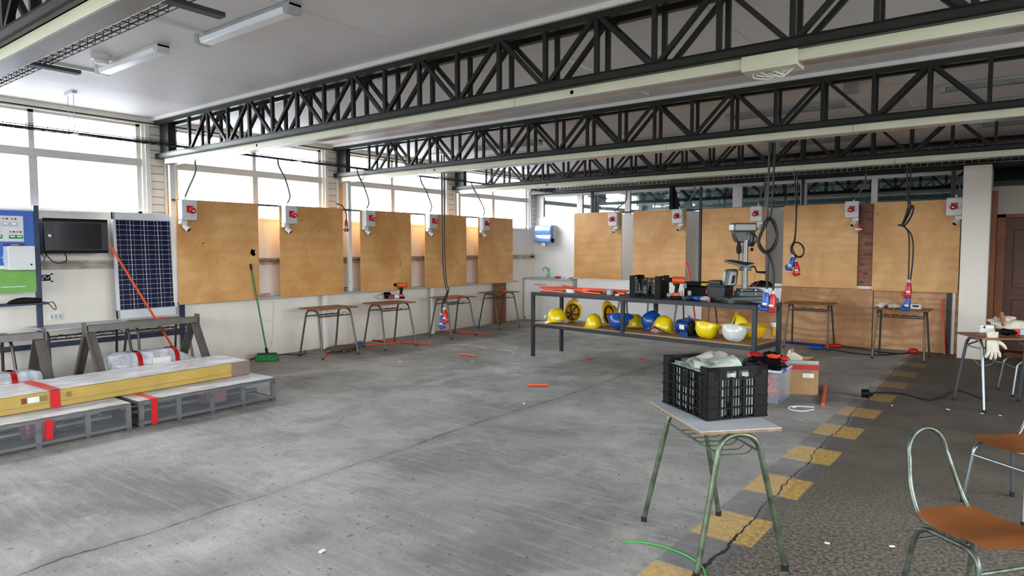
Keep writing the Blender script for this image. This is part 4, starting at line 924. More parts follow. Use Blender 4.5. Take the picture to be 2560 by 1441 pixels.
# ------------------------------------------------------------------ hard hats on the shelf
def onb(px, py, z, lo=.04, hi=None):            # point on the bench, kept inside its edges
    p = gz(px, py, z); d = p-FLc; a = d.dot(bu); b = d.dot(bv); hi = BW-.04 if hi is None else hi
    if b < lo or b > hi:
        b = min(max(b, lo), hi); d = ray(px, py); q = CAM + d*((FLc+bv*b-CAM).dot(bv)/d.dot(bv)); p = Vector((q.x, q.y, p.z))
    return p
def hat_shell():
    a, b, h, n, k = 0.152, 0.12, 0.16, 36, 10; rows = []
    for i in range(-2, k+1):
        row = []
        for j in range(n):
            th = 2*PI*j/n; c, s_ = math.cos(th), math.sin(th)
            if i < 0:
                e = (0.014+0.045*max(0, c)**2)*(1 if i == -2 else 0.5); z = -0.014 if i == -2 else -0.006
                row.append(Vector(((a+e)*c, (b+e)*s_, z-0.012*max(0, c)**2*(1 if i == -2 else 0.4))))
            else:
                ph = PI/2*i/k; q = math.cos(ph)**0.72 if i < k else 0.0
                p = Vector((a*q*c, b*q*s_, h*math.sin(ph)))
                if i > 1: p.z += 0.010*math.exp(-(p.y/0.022)**2)*min(1, (i-1)/3) + 0.004*math.exp(-((abs(p.y)-0.055)/0.012)**2)
                row.append(p)
        rows.append(row)
    return rows
HATROWS = hat_shell()
def hard_hat_proto(m):
    t = thing('hard_hat', '', 'helmet'); mb = MB()
    R = [[mb.bm.verts.new(p) for p in row] for row in HATROWS]; fs = []
    for A, B in zip(R, R[1:]):
        for j in range(36): fs.append(mb.bm.faces.new((A[j], A[(j+1) % 36], B[(j+1) % 36], B[j])))
    bmesh.ops.remove_doubles(mb.bm, verts=R[-1], dist=1e-5)
    bmesh.ops.solidify(mb.bm, geom=[f for f in mb.bm.faces], thickness=0.004)
    mb.build('shell', m, t)
    mb = MB()
    ring = [(0.13*math.cos(2*PI*j/28), 0.10*math.sin(2*PI*j/28)) for j in range(28)]
    for (z0, z1) in ((0.0, 0.032),):
        A = [mb.bm.verts.new((x, y, z0)) for x, y in ring]; B = [mb.bm.verts.new((x*0.98, y*0.98, z1)) for x, y in ring]
        fs = [mb.bm.faces.new((A[j], A[(j+1) % 28], B[(j+1) % 28], B[j])) for j in range(28)]
        bmesh.ops.solidify(mb.bm, geom=fs, thickness=0.003)
    mb.build('head_band', HARN, t)
    for ang in (25, 90, 155):
        c, s_ = math.cos(math.radians(ang)), math.sin(math.radians(ang))
        pts = [(0.128*c*math.cos(PI*k/12), 0.10*s_*math.cos(PI*k/12), 0.03+0.075*math.sin(PI*k/12)) for k in range(13)]
        mb = MB()
        for p0, p1 in zip(pts, pts[1:]): mb.bar(p0, p1, 0.02, 0.003, (0, 0, 1))
        mb.build('strap', HARN, t)
    return t
HATP = {}
def hard_hat(col, m, px, py, dome, front, label, lift=0.0, b=None):
    z = Vector(dome).normalized(); x = Vector(front); x = (x-z*x.dot(z)).normalized(); y = z.cross(x)
    R = Matrix((x, y, z)).transposed()
    mz = min((R @ p).z for row in HATROWS for p in row)
    p = onb(px, py, ST+lift, b if b else .13, b if b else BW-.13); loc = Vector((p.x, p.y, ST+lift-mz+0.001))
    if col not in HATP:
        HATP[col] = hard_hat_proto(m); t = HATP[col]; t.location = loc; t.rotation_euler = R.to_euler()
        t['label'] = label; t['group'] = 'helmets on the bench shelf'; t.name = 'hard_hat' if col == 'y' else t.name
        return t
    return dup(HATP[col], loc, None, label, 'helmets on the bench shelf', rot=R.to_euler())
TC = -FH                                           # towards the viewer
hard_hat('y', YEL, 1392, 800, (-.12, -.1, 1), -RH*0.9+TC*0.3, 'leftmost yellow helmet on the bench shelf, standing upright', b=0.2)
hard_hat('a', YEL2, 1432, 797, FH*0.8-UP*0.35-RH*0.15, UP+RH*0.3, 'yellow helmet showing its dark harness, second from the left on the shelf', 0, b=0.5)
hard_hat('y', YEL, 1484, 809, (0, 0, 1), TC-RH*0.5, 'yellow helmet with a centre ridge standing upright left of the blue one', b=0.2)
hard_hat('a', YEL2, 1522, 800, FH*0.5+RH*0.7, UP-RH*0.2, 'tilted amber helmet behind the blue one on the left half of the shelf', b=0.5)
hard_hat('b', BLU, 1547, 818, TC*0.55-UP*0.8-RH*.1, RH+UP*0.25, 'blue helmet lying on its crown left of the middle post', b=0.2)
hard_hat('y', YEL, 1585, 806, (0, 0, 1), RH, 'yellow helmet behind the middle post of the bench', b=0.55)
hard_hat('b', BLU, 1632, 808, UP*0.8-RH*0.55, RH*0.8+UP*0.4, 'blue helmet tilted on its brim right of the middle post', b=0.45)
hard_hat('y', YEL, 1657, 822, UP*0.95+RH*0.3, RH*0.5+TC*0.8, 'yellow helmet immediately left of the blue electric motor', b=0.3)
hard_hat('a', YEL2, 1738, 818, UP, RH, 'amber helmet half hidden behind the blue motor', b=0.56)
hard_hat('y', YEL, 1768, 838, -UP*0.92+TC*0.25-RH*0.25, RH+UP*0.25, 'yellow helmet lying upside down right of the motor', b=0.19)
hard_hat('w', WHT, 1836, 842, -UP*0.9+TC*0.3-RH*0.2, RH+UP*0.2, 'white helmet lying upside down', b=0.17)
hard_hat('a', YEL2, 1886, 831, -UP*0.95-RH*0.1, RH, 'amber helmet upside down behind the front right bench leg', b=0.53)
hard_hat('y', YEL, 1834, 826, TC*0.2-UP*0.3+RH*0.9, UP, 'yellow helmet on its side behind the white one', b=0.55)
p = gz(1640, 832, ST); o = MB().ball((p.x, p.y, ST+0.025), (0.07, 0.05, 0.03), bumpy=0.6, seed=3, nu=16, nv=10).build('rag', mat('red_white_rag', 'd8a8a0', 0.8, 0, 0.3, 20)); tag(o, 'crumpled red and white rag under the tilted blue helmet', 'rag')
p = onb(1366, 797, ST, .2, .5); o = MB().ball((p.x, p.y, ST+0.032), (0.045, 0.06, 0.03), bumpy=0.4, seed=5).build('white_rag', PAPER); tag(o, 'white crumpled cloth at the left end of the bench shelf', 'cloth')
p = gz(1934, 838, ST)
t = thing('spray_can', 'yellow and white can standing at the right end of the bench shelf', 'can', (p.x, p.y, ST))
MB().cyl((p.x, p.y, ST), (p.x, p.y, ST+0.11), 0.038, n=20).build('can_body', YEL2, t); MB().cyl((p.x, p.y, ST+0.111), (p.x, p.y, ST+0.17), 0.038, n=20).build('can_top', PAPER, t)
# ------------------------------------------------------------------ electric motor
p = onb(1720, 838, ST+0.01, .16, .16); u_ = (bu*0.9+bv*-0.35).normalized(); v_ = Vector((-u_.y, u_.x, 0))
t = thing('electric_motor', 'blue electric motor with cooling fins among the helmets', 'motor', (p.x, p.y, ST), math.atan2(u_.y, u_.x))
M = ROOT[t.name]; H0 = 0.125; R0 = 0.092; L0 = 0.125
def mp(x, y, z): return M @ Vector((x, y, z))
MB().cyl(mp(-L0, 0, H0), mp(L0*0.75, 0, H0), R0*0.93, n=32).build('body', MOTOR, t)
for k in range(26):
    a = 2*PI*k/26
    if -0.35 < math.sin(a) + 1 < 0.35: continue
    MB().bar(mp(-L0*0.95, R0*math.cos(a), H0+R0*math.sin(a)), mp(L0*0.72, R0*math.cos(a), H0+R0*math.sin(a)), 0.004, 0.018, (M.to_3x3() @ Vector((0, math.cos(a), math.sin(a))))).build('fin', MOTOR, t)
MB().tube([mp(-L0-0.06, 0, H0), mp(-L0-0.05, 0, H0), mp(-L0, 0, H0)], [R0*0.75, R0*1.0, R0*1.04], 32).build('fan_cover', MOTOR, t)
MB().tube([mp(L0*0.74, 0, H0), mp(L0*0.95, 0, H0), mp(L0*1.0, 0, H0)], [R0*1.06, R0*1.04, R0*0.6], 32).build('end_shield', BLACK, t)
MB().cyl(mp(L0, 0, H0), mp(L0+0.06, 0, H0), 0.014, n=14).build('shaft', CHROME, t)
MB().cyl(mp(-L0-0.1, 0, H0), mp(-L0-0.06, 0, H0), 0.014, n=14).build('rear_shaft', BLACK, t)
MB().box(-0.085, 0.085, -0.085, 0.085, 0, 0.014, M).box(-0.07, 0.07, -0.08, -0.055, 0.014, 0.07, M).box(-0.07, 0.07, 0.055, 0.08, 0.014, 0.07, M).build('foot_plate', MOTOR, t, bevel=0.003)
MB().box(-0.06, 0.05, -0.05, 0.05, H0+R0*0.88, H0+R0+0.03, M).build('terminal_box', MOTOR, t, bevel=0.006)
MB().tube([mp(0.02+0.022*math.cos(PI*k/8), 0, H0+R0+0.03+0.03*math.sin(PI*k/8)) for k in range(9)], 0.005, 8).build('lifting_eye', BLACK, t)
MB().box(-0.05, 0.05, -R0-0.012, -R0-0.010, H0-0.02, H0+0.04, M).build('name_plate', PAPER, t)
# ------------------------------------------------------------------ drill press
p0 = onb(1864, 750, BT, .28, .28); D = depth(p0)
t = thing('drill_press', 'dark green drill press standing at the right end of the work bench', 'drill press', p0)
def P2(px, py, d=0.0): return at(px, py, D) + TC*d
def wbox(mb, px0, px1, py0, py1, d0, d1):
    mb.hexa([P2(px0, py1, d0), P2(px1, py1, d0), P2(px1, py1, d1), P2(px0, py1, d1), P2(px0, py0, d0), P2(px1, py0, d0), P2(px1, py0, d1), P2(px0, py0, d1)]); return mb
bx_ = p0 + TC*0.04
def pbox(x0, x1, y0, y1, z0, z1): return MB().hexa([p0+RH*x+TC*y+UP*(z) for z in (z0, z1) for x, y in ((x0, y0), (x1, y0), (x1, y1), (x0, y1))])
MB().prism([p0+RH*x+TC*(-0.12)+UP*z for x, z in ((-0.27, 0), (-0.20, 0), (-0.18, 0.035), (0.30, 0.035), (0.30, 0), (0.36, 0), (0.36, 0.06), (0.30, 0.10), (-0.22, 0.085), (-0.27, 0.06))], TC*0.27).build('base', DPGREEN, t, bevel=0.008)
pbox(-0.12, 0.2, -0.09, 0.1, 0.085, 0.15).build('base_plinth', DPGREEN, t, bevel=0.008)
pbox(-0.1, 0.16, -0.07, 0.08, 0.15, 0.18).build('column_flange', DPGREEN, t, bevel=0.006)
for sx in (-0.09, 0.08):
    for z in (0.12, 0.165): MB().cyl(p0+RH*sx+TC*0.101+UP*z, p0+RH*sx+TC*0.115+UP*z, 0.012, n=6).build('bolt', CHROME, t)
cb = P2(1861, 740); ct = P2(1860, 601)
MB().cyl((cb.x, cb.y, BT+0.15), (cb.x, cb.y, ct.z), 0.036, n=24).build('column', mat('grey_column_steel', '7d7f7b', .35, .5), t)
head = wbox(MB(), 1829, 1887, 558, 580, -0.11, 0.09).build('belt_cover', DPGREY, t, bevel=0.02)
MB().prism([P2(x, y, -0.07) for x, y in ((1831, 579), (1873, 579), (1872, 600), (1868, 607), (1840, 606), (1835, 595))], TC*0.14).build('head_casting', DPGREEN, t, bevel=0.012)
MB().cyl(P2(1877, 579, -0.03), P2(1876, 616, -0.03), 0.066, 0.055, 22).build('motor', DPGREEN, t)
MB().tube([P2(1872+0*k, 598, 0.06) + (RH*math.cos(2*PI*k/20)+UP*math.sin(2*PI*k/20))*0.075 for k in range(20)], 0.008, 8, closed=True).build('feed_wheel', BLACK, t)
MB().tube([P2(1874, 605, 0.07), P2(1874, 618, 0.08)], 0.007, 8).ball(P2(1874, 624, 0.08), 0.02).build('feed_handle', BLACK, t)
mb = MB(); 
for a, b, r in ((606, 614, .022), (614, 618, .03), (618, 632, .033), (632, 635, .02)): mb.cyl(P2(1845, a, 0.03), P2(1845, b, 0.03), r, n=20)
mb.build('chuck', BLACK, t); MB().cyl(P2(1845, 634, 0.03), P2(1845, 652, 0.03), 0.006, n=8).build('drill_bit', BLACK, t)
a = P2(1845, 664); zt = a.z
MB().hexa([P2(1811, 656, -0.02), P2(1856, 670, 0.14), P2(1878, 664, 0.12), P2(1836, 657, -0.14), P2(1811, 654, -0.02)+UP*0.02, P2(1856, 667, 0.14)+UP*0.02, P2(1878, 661, 0.12)+UP*0.02, P2(1836, 654, -0.14)+UP*0.02]).build('tilting_table', mat('dark_cast_iron', '4c4f4b', 0.35, 0.5), t, bevel=0.006)
wbox(MB(), 1850, 1876, 667, 677, -0.06, 0.05).build('table_clamp', DPGREEN, t, bevel=0.01)
MB().tube([P2(1876, 666, 0.02), P2(1884, 668, 0.05), P2(1887, 680, 0.06)], 0.009, 8).build('crank_arm', BLACK, t)
MB().cyl(P2(1887, 680, 0.06), P2(1908, 681, 0.07), 0.012, 0.017, 10).build('crank_handle', BLACK, t)
MB().tube(bez([P2(1884, 682, 0.06), P2(1880, 700, 0.07), P2(1879, 714, 0.05), P2(1886, 713, 0.05), P2(1894, 700, 0.06), P2(1896, 685, 0.06)], 8), 0.003, 5).build('red_wire', RED, t)
# guard leaning behind the press
t = thing('machine_guard', 'grey green curved machine guard leaning behind the dark tool case', 'machine guard', P2(1835, 716, -0.22))
MB().prism([P2(x, y, -0.22) for x, y in ((1817, 717), (1822, 683), (1828, 675), (1850, 674), (1853, 680), (1849, 712), (1842, 717))], TC*0.12).build('shell', DPGREEN, t, bevel=0.01)
MB().prism([P2(x, y, -0.10) for x, y in ((1826, 714), (1832, 682), (1849, 680), (1846, 712))], TC*0.004).build('face_plate', GALV, t)
MB().prism([P2(x, y, -0.095) for x, y in ((1834, 711), (1838, 690), (1845, 690), (1842, 709))], TC*0.004).build('slot', BLACK, t)
# ------------------------------------------------------------------ tool cases on the bench
def bxy(px, py): return onb(px, py, BT, .05, BW-.06)
def frame_at(px, py):
    p = bxy(px, py); return p
def case(label, px, py, w, d, h, m, name='tool_case', rz=bang):
    p = bxy(px, py); t = thing(name, label, 'tool case', (p.x, p.y, BT+0.001), rz); return t, ROOT[t.name]
t, M = case('black tool case with a yellow label beside the orange drill', 1745, 734, .33, .2, .24, BLACK)
MB().box(-0.22, 0.22, 0, 0.22, 0, 0.15, M).build('tub', BLACK, t, bevel=0.012)
MB().box(-0.23, 0.23, -0.005, 0.225, 0.15, 0.215, M).build('lid', BLACK, t, bevel=0.015)
MB().box(0.05, 0.17, -0.0075, -0.005, 0.165, 0.205, M).build('yellow_label', YEL2, t)
for x in (-0.2, 0.19): MB().box(x-0.025, x+0.025, -0.012, 0.0, 0.12, 0.19, M).build('latch', GREYP, t, bevel=0.003)
t, M = case('dark grey plastic tool case with a small lid box, left of the drill press', 1789, 754, .3, .2, .25, BLACK)
CASE2 = mat('dark_grey_case', '24292c', 0.45)
mb = MB(); mb.taper((0.0, 0.12), 0.23, 0.24, 0, 0.19, 1.06)
bmesh.ops.transform(mb.bm, matrix=M, verts=mb.bm.verts); mb.build('tub', CASE2, t, bevel=0.01)
MB().box(-0.128, 0.128, -0.01, 0.255, 0.19, 0.215, M).build('lid', CASE2, t, bevel=0.006)
MB().box(-0.115, 0.05, 0.02, 0.22, 0.215, 0.265, M).build('lid_box', CASE2, t, bevel=0.008)
MB().box(-0.128, -0.113, -0.02, 0.002, 0.09, 0.15, M).build('red_latch', RED, t, bevel=0.003)
# cordless drills
def drill(label, p, h, flip=1, rz=None):
    a = math.atan2(RH.y, RH.x) if rz is None else rz
    t = thing('cordless_drill', label, 'drill', p, a, 'cordless drills'); M = ROOT[t.name]; s = h/0.26
    def q(x, y, z): return M @ Vector((x*s*flip, y*s, z*s))
    MB().hexa([q(-0.05, -0.045, 0), q(0.07, -0.045, 0), q(0.07, 0.045, 0), q(-0.05, 0.045, 0), q(-0.05, -0.045, 0.035), q(0.065, -0.045, 0.035), q(0.065, 0.045, 0.035), q(-0.05, 0.045, 0.035)]).build('battery', BLACK, t, bevel=0.008)
    MB().hexa([q(-0.04, -0.04, 0.036), q(0.055, -0.04, 0.036), q(0.055, 0.04, 0.036), q(-0.04, 0.04, 0.036), q(-0.025, -0.03, 0.075), q(0.045, -0.03, 0.075), q(0.045, 0.03, 0.075), q(-0.025, 0.03, 0.075)]).build('handle_foot', ORTOOL, t, bevel=0.008)
    MB().tube([q(0.01, 0, 0.07), q(0.015, 0, 0.12), q(0.025, 0, 0.18)], [0.022*s, 0.023*s, 0.027*s], 14).build('grip', BLACK, t)
    MB().tube([q(0.11, 0, 0.215), q(0.10, 0, 0.216), q(0.0, 0, 0.22), q(-0.045, 0, 0.222)], [0.025*s, 0.04*s, 0.042*s, 0.036*s], 18).build('motor_housing', ORTOOL, t)
    MB().tube([q(-0.045, 0, 0.222), q(-0.085, 0, 0.224), q(-0.105, 0, 0.225)], [0.026*s, 0.024*s, 0.012*s], 16).build('chuck', BLACK, t)
    MB().cyl(q(-0.105, 0, 0.225), q(-0.16, 0, 0.227), 0.005*s, n=8).build('bit', CHROME, t)
    MB().box(-0.012, 0.0, -0.01, 0.01, 0.15, 0.175).build('trigger', BLACK, t) if False else MB().tube([q(-0.02, 0, 0.185), q(-0.012, 0, 0.155)], 0.009*s, 8).build('trigger', BLACK, t)
    return t
p = bxy(1688, 748); drill('orange cordless drill standing on the work bench beside the black crate', (p.x, p.y, BT+0.001), 0.30)
# small clutter between drill and cases
for k, (px, py, sx, sy_, sz, rz, m_, nm_, lb_) in enumerate(((1700, 746, .10, .05, .018, .5, OFFW, 'white_fitting', 'white plastic fitting lying in front of the drill on the bench'), (1712, 748, .13, .05, .015, -.6, PAPER, 'white_bracket', 'flat white bracket leaning toward the yellow labelled case'), (1703, 735, .05, .05, .08, .2, OFFW, 'small_bottle', 'small white bottle between the drill and the tool case'), (1724, 733, .05, .03, .09, .1, PALEG, 'clear_box', 'small clear box standing before the yellow labelled tool case'), (1672, 742, .06, .1, .05, .3, PAPER, 'white_cup', 'white plastic piece at the right foot of the bench crate'))):
    p = bxy(px, py); M = Matrix.Translation((p.x, p.y, BT)) @ Matrix.Rotation(rz, 4, 'Z')
    o = MB().box(-sx/2, sx/2, -sy_/2, sy_/2, 0.001, sz, M).build(nm_, m_, bevel=min(0.008, sz*0.3)); tag(o, lb_, 'fitting')
p = bxy(1735, 752)
for k, (dx, m_, lb_) in enumerate(((-.06, NAVY, 'dark navy safety goggles on the bench edge'), (.06, BLUEP, 'blue strap tool beside the dark goggles on the bench'), (.16, GREYP, 'grey hand tool in front of the yellow labelled tool case'))):
    q = p+bu*dx
    o = MB().ball((q.x, q.y, BT+0.033), (0.075, 0.05, 0.032), bumpy=0.3, seed=k).build(['safety_goggles', 'strap_tool', 'hand_tool'][k], m_); tag(o, lb_, 'tool')
p = bxy(1774, 757); o = MB().tube([(p.x, p.y, BT+0.02), (p.x+0.0, p.y-0.03, BT+0.02)], 0.018, 16).build('red_roll', RED); tag(o, 'small red ring roll at the foot of the dark grey case', 'roll')
# white translucent tub behind the press
p = onb(1910, 745, BT, .50, .50)
t = thing('plastic_tub', 'white translucent plastic tub behind the drill press base', 'tub', (p.x, p.y, BT), bang)
M = ROOT[t.name]
mb = MB(); mb.taper((0, 0), 0.34, 0.18, 0.001, 0.19, 1.08); bmesh.ops.transform(mb.bm, matrix=M, verts=mb.bm.verts)
mb.build('tub_body', mat('translucent_white_plastic', 'dfe4ea', 0.3), t, bevel=0.012)
p2 = onb(1903, 742, BT, .66, .66); t = thing('tool_belt', 'black tool belt heap behind the white tub at the bench end', 'tool belt', (p2.x, p2.y, BT))
MB().ball((p2.x, p2.y, BT+0.13), (0.17, 0.065, 0.13), bumpy=0.25, seed=4, nu=18, nv=12).build('belt_heap', BLACK, t)
# ------------------------------------------------------------------ crates
def crate(label, c, ang, L, W, H, name='plastic_crate', z=0.0):
    t = thing(name, label, 'crate', (c[0], c[1], z), ang, 'black plastic crates'); M = ROOT[t.name]; w = 0.008
    def B(mb, x0, x1, y0, y1, z0, z1): mb.box(x0, x1, y0, y1, z0, z1, M)
    lev = [0.0, 0.16, 0.33, 0.5, 0.67, 0.84]
    for sy_ in (-1, 1):        # long sides, low in the middle
        y0 = sy_*W/2; ya, yb = min(y0, y0-sy_*w), max(y0, y0-sy_*w); mb = MB()
        for f in lev: B(mb, -L/2+0.05, L/2-0.05, ya-0.004, yb+0.004, H*f, H*f+0.007)
        B(mb, -L/2+0.05, L/2-0.05, ya-0.004, yb+0.004, H*0.84, H*0.87)
        n = 5
        for i in range(n+1):
            x = -L/2+0.06+(L-0.12)*i/n; B(mb, x-0.007, x+0.007, ya-0.002, yb+0.002, 0, H*0.86)
        for i in range(n):
            if i == 2: 
                x = -L/2+0.06+(L-0.12)*(i+.5)/n; B(mb, x-0.035, x+0.035, ya, yb, H*0.55, H*0.8)
            for k in (1, 2, 3) if i in (0, 4) else (2,):
                x = -L/2+0.06+(L-0.12)*(i+k/4)/n; B(mb, x-0.0015, x+0.0015, ya, yb, 0.01, H*0.84)
        mb.build('long_side', BLACK, t, smooth=False)
    for sx in (-1, 1):
        x0 = sx*L/2; xa, xb = min(x0, x0-sx*w), max(x0, x0-sx*w); mb = MB()
        for f in [0.0, 0.2, 0.4, 0.58, 0.76]: B(mb, xa-0.004, xb+0.004, -W/2+0.05, W/2-0.05, H*f, H*f+0.008)
        B(mb, xa, xb, -W/2, W/2, H*0.92, H); 
        for i in range(4):
            y = -W/2+0.08+(W-0.16)*i/3; B(mb, xa-0.003, xb+0.003, y-0.007, y+0.007, 0, H*0.8)
        B(mb, xa, xb, -W/2+0.04, -0.075, H*0.78, H*0.93); B(mb, xa, xb, 0.075, W/2-0.04, H*0.78, H*0.93); B(mb, xa, xb, -0.006, 0.006, H*0.76, H*0.93)
        for i in range(3):
            for k in (1, 2, 3):
                y = -W/2+0.09+(W-0.18)*(i+k/4)/3; B(mb, xa, xb, y-0.0018, y+0.0018, 0.01, H*0.77)
        mb.build('short_side', BLACK, t, smooth=False)
        for sy_ in (-1, 1):
            mb = MB(); xi = sx*(L/2-0.075); yi = sy_*(W/2-0.075)
            B(mb, min(x0, x0-sx*w), max(x0, x0-sx*w), min(sy_*W/2, yi), max(sy_*W/2, yi), 0, H)
            B(mb, min(x0, xi), max(x0, xi), min(sy_*W/2, sy_*(W/2-w)), max(sy_*W/2, sy_*(W/2-w)), 0, H)
            for f in (0.0, 0.2, 0.4, 0.6, 0.8): B(mb, min(x0+sx*.005, xi), max(x0+sx*.005, xi), min(sy_*(W/2+.005), yi), max(sy_*(W/2+.005), yi), H*f, H*f+0.007) if False else (B(mb, min(x0+sx*.006, x0), max(x0+sx*.006, x0), min(sy_*W/2, yi), max(sy_*W/2, yi), H*f, H*f+0.008), B(mb, min(x0, xi), max(x0, xi), min(sy_*W/2, sy_*(W/2+.006)), max(sy_*W/2, sy_*(W/2+.006)), H*f, H*f+0.008))
            mb.build('corner_post', BLACK, t, smooth=False)
    mb = MB()
    for i in range(9):
        x = -L/2+0.02+(L-0.04)*i/8; B(mb, x-0.008, x+0.008, -W/2+0.004, W/2-0.004, 0.0, 0.006)
    for i in range(7):
        y = -W/2+0.02+(W-0.04)*i/6; B(mb, -L/2+0.004, L/2-0.004, y-0.008, y+0.008, 0.006, 0.012)
    mb.build('crate_floor', BLACK, t, smooth=False)
    return t
A = gz(1648, 1003, .76); B_ = gz(1760, 1052, .76); C_ = gz(1930, 1045, .76)
u = (B_-A); u.z = 0; cang = math.atan2(u.y, u.x); cc = (A+C_)/2
CR = crate('black plastic crate full of pale plastic covers on the foreground desk', cc, cang, 0.475, 0.385, 0.29, z=0.762)
MC = ROOT[CR.name]
GRP = 'pale plastic parts in the foreground crate'
def curved(w, l, sag, th, M, m_, nm_):
    return MB().sheet(lambda a, b: M @ Vector(((a-.5)*w, (b-.5)*l, sag*(1-(2*a-1)**2))), 10, 2, th).build(nm_, m_)
r2 = random.Random(5)
tops = [(-.14, -.02, .275, .3, .2, .1, 'a'), (-.05, -.06, .28, -.2, -.15, .5, 'b'), (.02, .04, .285, .25, .1, -.4, 'a'), (.12, .0, .295, .1, .35, .2, 'g'), (-.08, .08, .285, .2, -.25, .8, 'b'), (.06, -.1, .272, -.2, .1, -.2, 'g'), (-.16, .1, .275, .15, .15, 1.1, 'g'), (.17, -.08, .28, .2, -.1, .4, 'a')]
for x, y, z, rx, ry, rz, k in tops:
    M = MC @ Matrix.Translation((x*.9, y*.9, z-.015)) @ Euler((rx, ry, rz)).to_matrix().to_4x4()
    o = curved(0.11, 0.17, 0.03, 0.003, M, {'a': PAPER, 'b': OFFW, 'g': PALEG}[k], 'plastic_cover'); tag(o, 'pale curved plastic cover lying on top of the foreground crate load', 'plastic cover', GRP)
for i in range(16):
    if i < 10: x, y, rz_ = -0.18+0.09*(i % 5), (-0.155, 0.155)[i//5], r2.uniform(-.25, .25)
    else: x, y, rz_ = (0.205, -0.205)[(i-10)//3], -0.1+0.1*((i-10) % 3), PI/2+r2.uniform(-.25, .25)
    M = MC @ Matrix.Translation((x, y, 0.135)) @ Euler((PI/2, r2.uniform(-.15, .15), rz_), 'XYZ').to_matrix().to_4x4()
    o = curved(0.085, 0.24, 0.02, 0.003, M, (PAPER, PALEG, OFFW)[i % 3], 'plastic_cover'); tag(o, 'pale plastic cover packed upright inside the foreground crate', 'plastic cover', GRP+' below')
p = (bxy(1571, 743)+bxy(1676, 747))/2; 
crA, crB, crC = bxy(1571, 742), bxy(1617, 749), bxy(1677, 747)
u = crB-crA; ang2 = math.atan2((crC-crB).y, (crC-crB).x); L2 = 0.50
c2 = bp(1.96, 0.36, 0)
CR2 = crate('black plastic crate standing on the work bench', c2, bang+0.25, 0.44, 0.40, 0.30, z=BT+0.001)
M2 = ROOT[CR2.name]
for i in range(6):
    M = M2 @ Matrix.Translation((-0.16+0.065*i, (-.08, .08)[i % 2], 0.15)) @ Euler((PI/2, .2*(i % 3-1), .3)).to_matrix().to_4x4()
    o = curved(0.09, 0.2, 0.03, 0.003, M, (PAPER, OFFW)[i % 2], 'plastic_cover'); tag(o, 'pale plastic cover inside the crate on the work bench', 'plastic cover', 'pale plastic parts in the bench crate')
q = bp(1.80, .62, 0); t = thing('black_bag', 'black rounded bag behind the bench crate', 'bag', (q.x, q.y, BT))
MB().ball((q.x, q.y, BT+0.085), (0.1, 0.08, 0.085), bumpy=0.2, seed=8, nu=18, nv=12).build('bag_body', BLACK, t)
# ================================================================== ITEMS ON THE BENCH: CONDUITS
CG = 'orange conduits piled on the work bench'
cl = [((1356, 722), (1480, 724), .012), ((1360, 728), (1418, 731), .03), ((1438, 722), (1571, 724), .035), ((1440, 730), (1566, 727), .014), ((1445, 733), (1500, 738), .014), ((1475, 732), (1535, 735), .03), ((1350, 726), (1440, 725), .045), ((1352, 730), (1405, 734), .013), ((1546, 737), (1562, 739), .013), ((1425, 732), (1470, 735), .032)]
ll = ['long straight orange conduit at the back of the bench pile', 'short orange conduit at the left end of the bench pile', 'orange conduit reaching the black crate on the bench', 'straight orange conduit under the one reaching the crate', 'short slanting orange conduit at the pile front edge', 'orange conduit behind the small grey fitting on the bench', 'topmost orange conduit at the left of the bench pile', 'lowest orange conduit at the bench front left', 'orange stub before the black crate on the bench', 'slanting orange conduit in the middle of the bench pile']
for (a, b, h), l_ in zip(cl, ll):
    A = onb(a[0], a[1], BT); B_ = onb(b[0], b[1], BT); A.z = BT+h+.005; B_.z = BT+h+.005
    tag(MB().tube([A, B_], 0.0155, 10).build('orange_conduit', ORANGE), l_, 'conduit', CG)
A = onb(1405, 722, BT); B_ = onb(1427, 723, BT); C_ = onb(1435, 726, BT)
tag(MB().tube(bez([A+UP*.072, A.lerp(B_, .7)+UP*.066, B_+UP*.045, C_+UP*.015], 8), 0.0135, 10).build('conduit_bend', mat('faded_orange_conduit', 'c9702f', 0.4)), 'bent faded orange conduit on top of the bench pile', 'conduit', CG)
for k, (px, py, w, d_, h, m_, nm_, lb_) in enumerate(((1425, 733, .14, .06, .055, PAPER, 'white_fitting', 'white plastic fitting left of the middle of the bench conduit pile'), (1525, 738, .08, .06, .075, GREYP, 'grey_fitting', 'pale grey block fitting at the front of the bench conduits'), (1543, 740, .06, .03, .025, PAPER, 'white_fitting', 'small white block left of the black bench crate'), (1385, 731, .1, .06, .03, BLACK, 'black_tool', 'black tool lying under the left orange conduits on the bench'), (1470, 716, .22, .03, .03, PALEG, 'pale_offcut', 'pale plastic offcut behind the bench conduits'), (1515, 733, .1, .05, .03, PALEG, 'pale_offcut', 'pale green plastic piece beside the grey block fitting'))):
    p = onb(px, py, BT, .07, BW-.07); M = Matrix.Translation((p.x, p.y, BT)) @ Matrix.Rotation(bang+0.3*(k % 3-1), 4, 'Z')
    tag(MB().box(-w/2, w/2, -d_/2, d_/2, 0.001, h, M).build(nm_, m_, bevel=0.006), lb_, 'fitting')
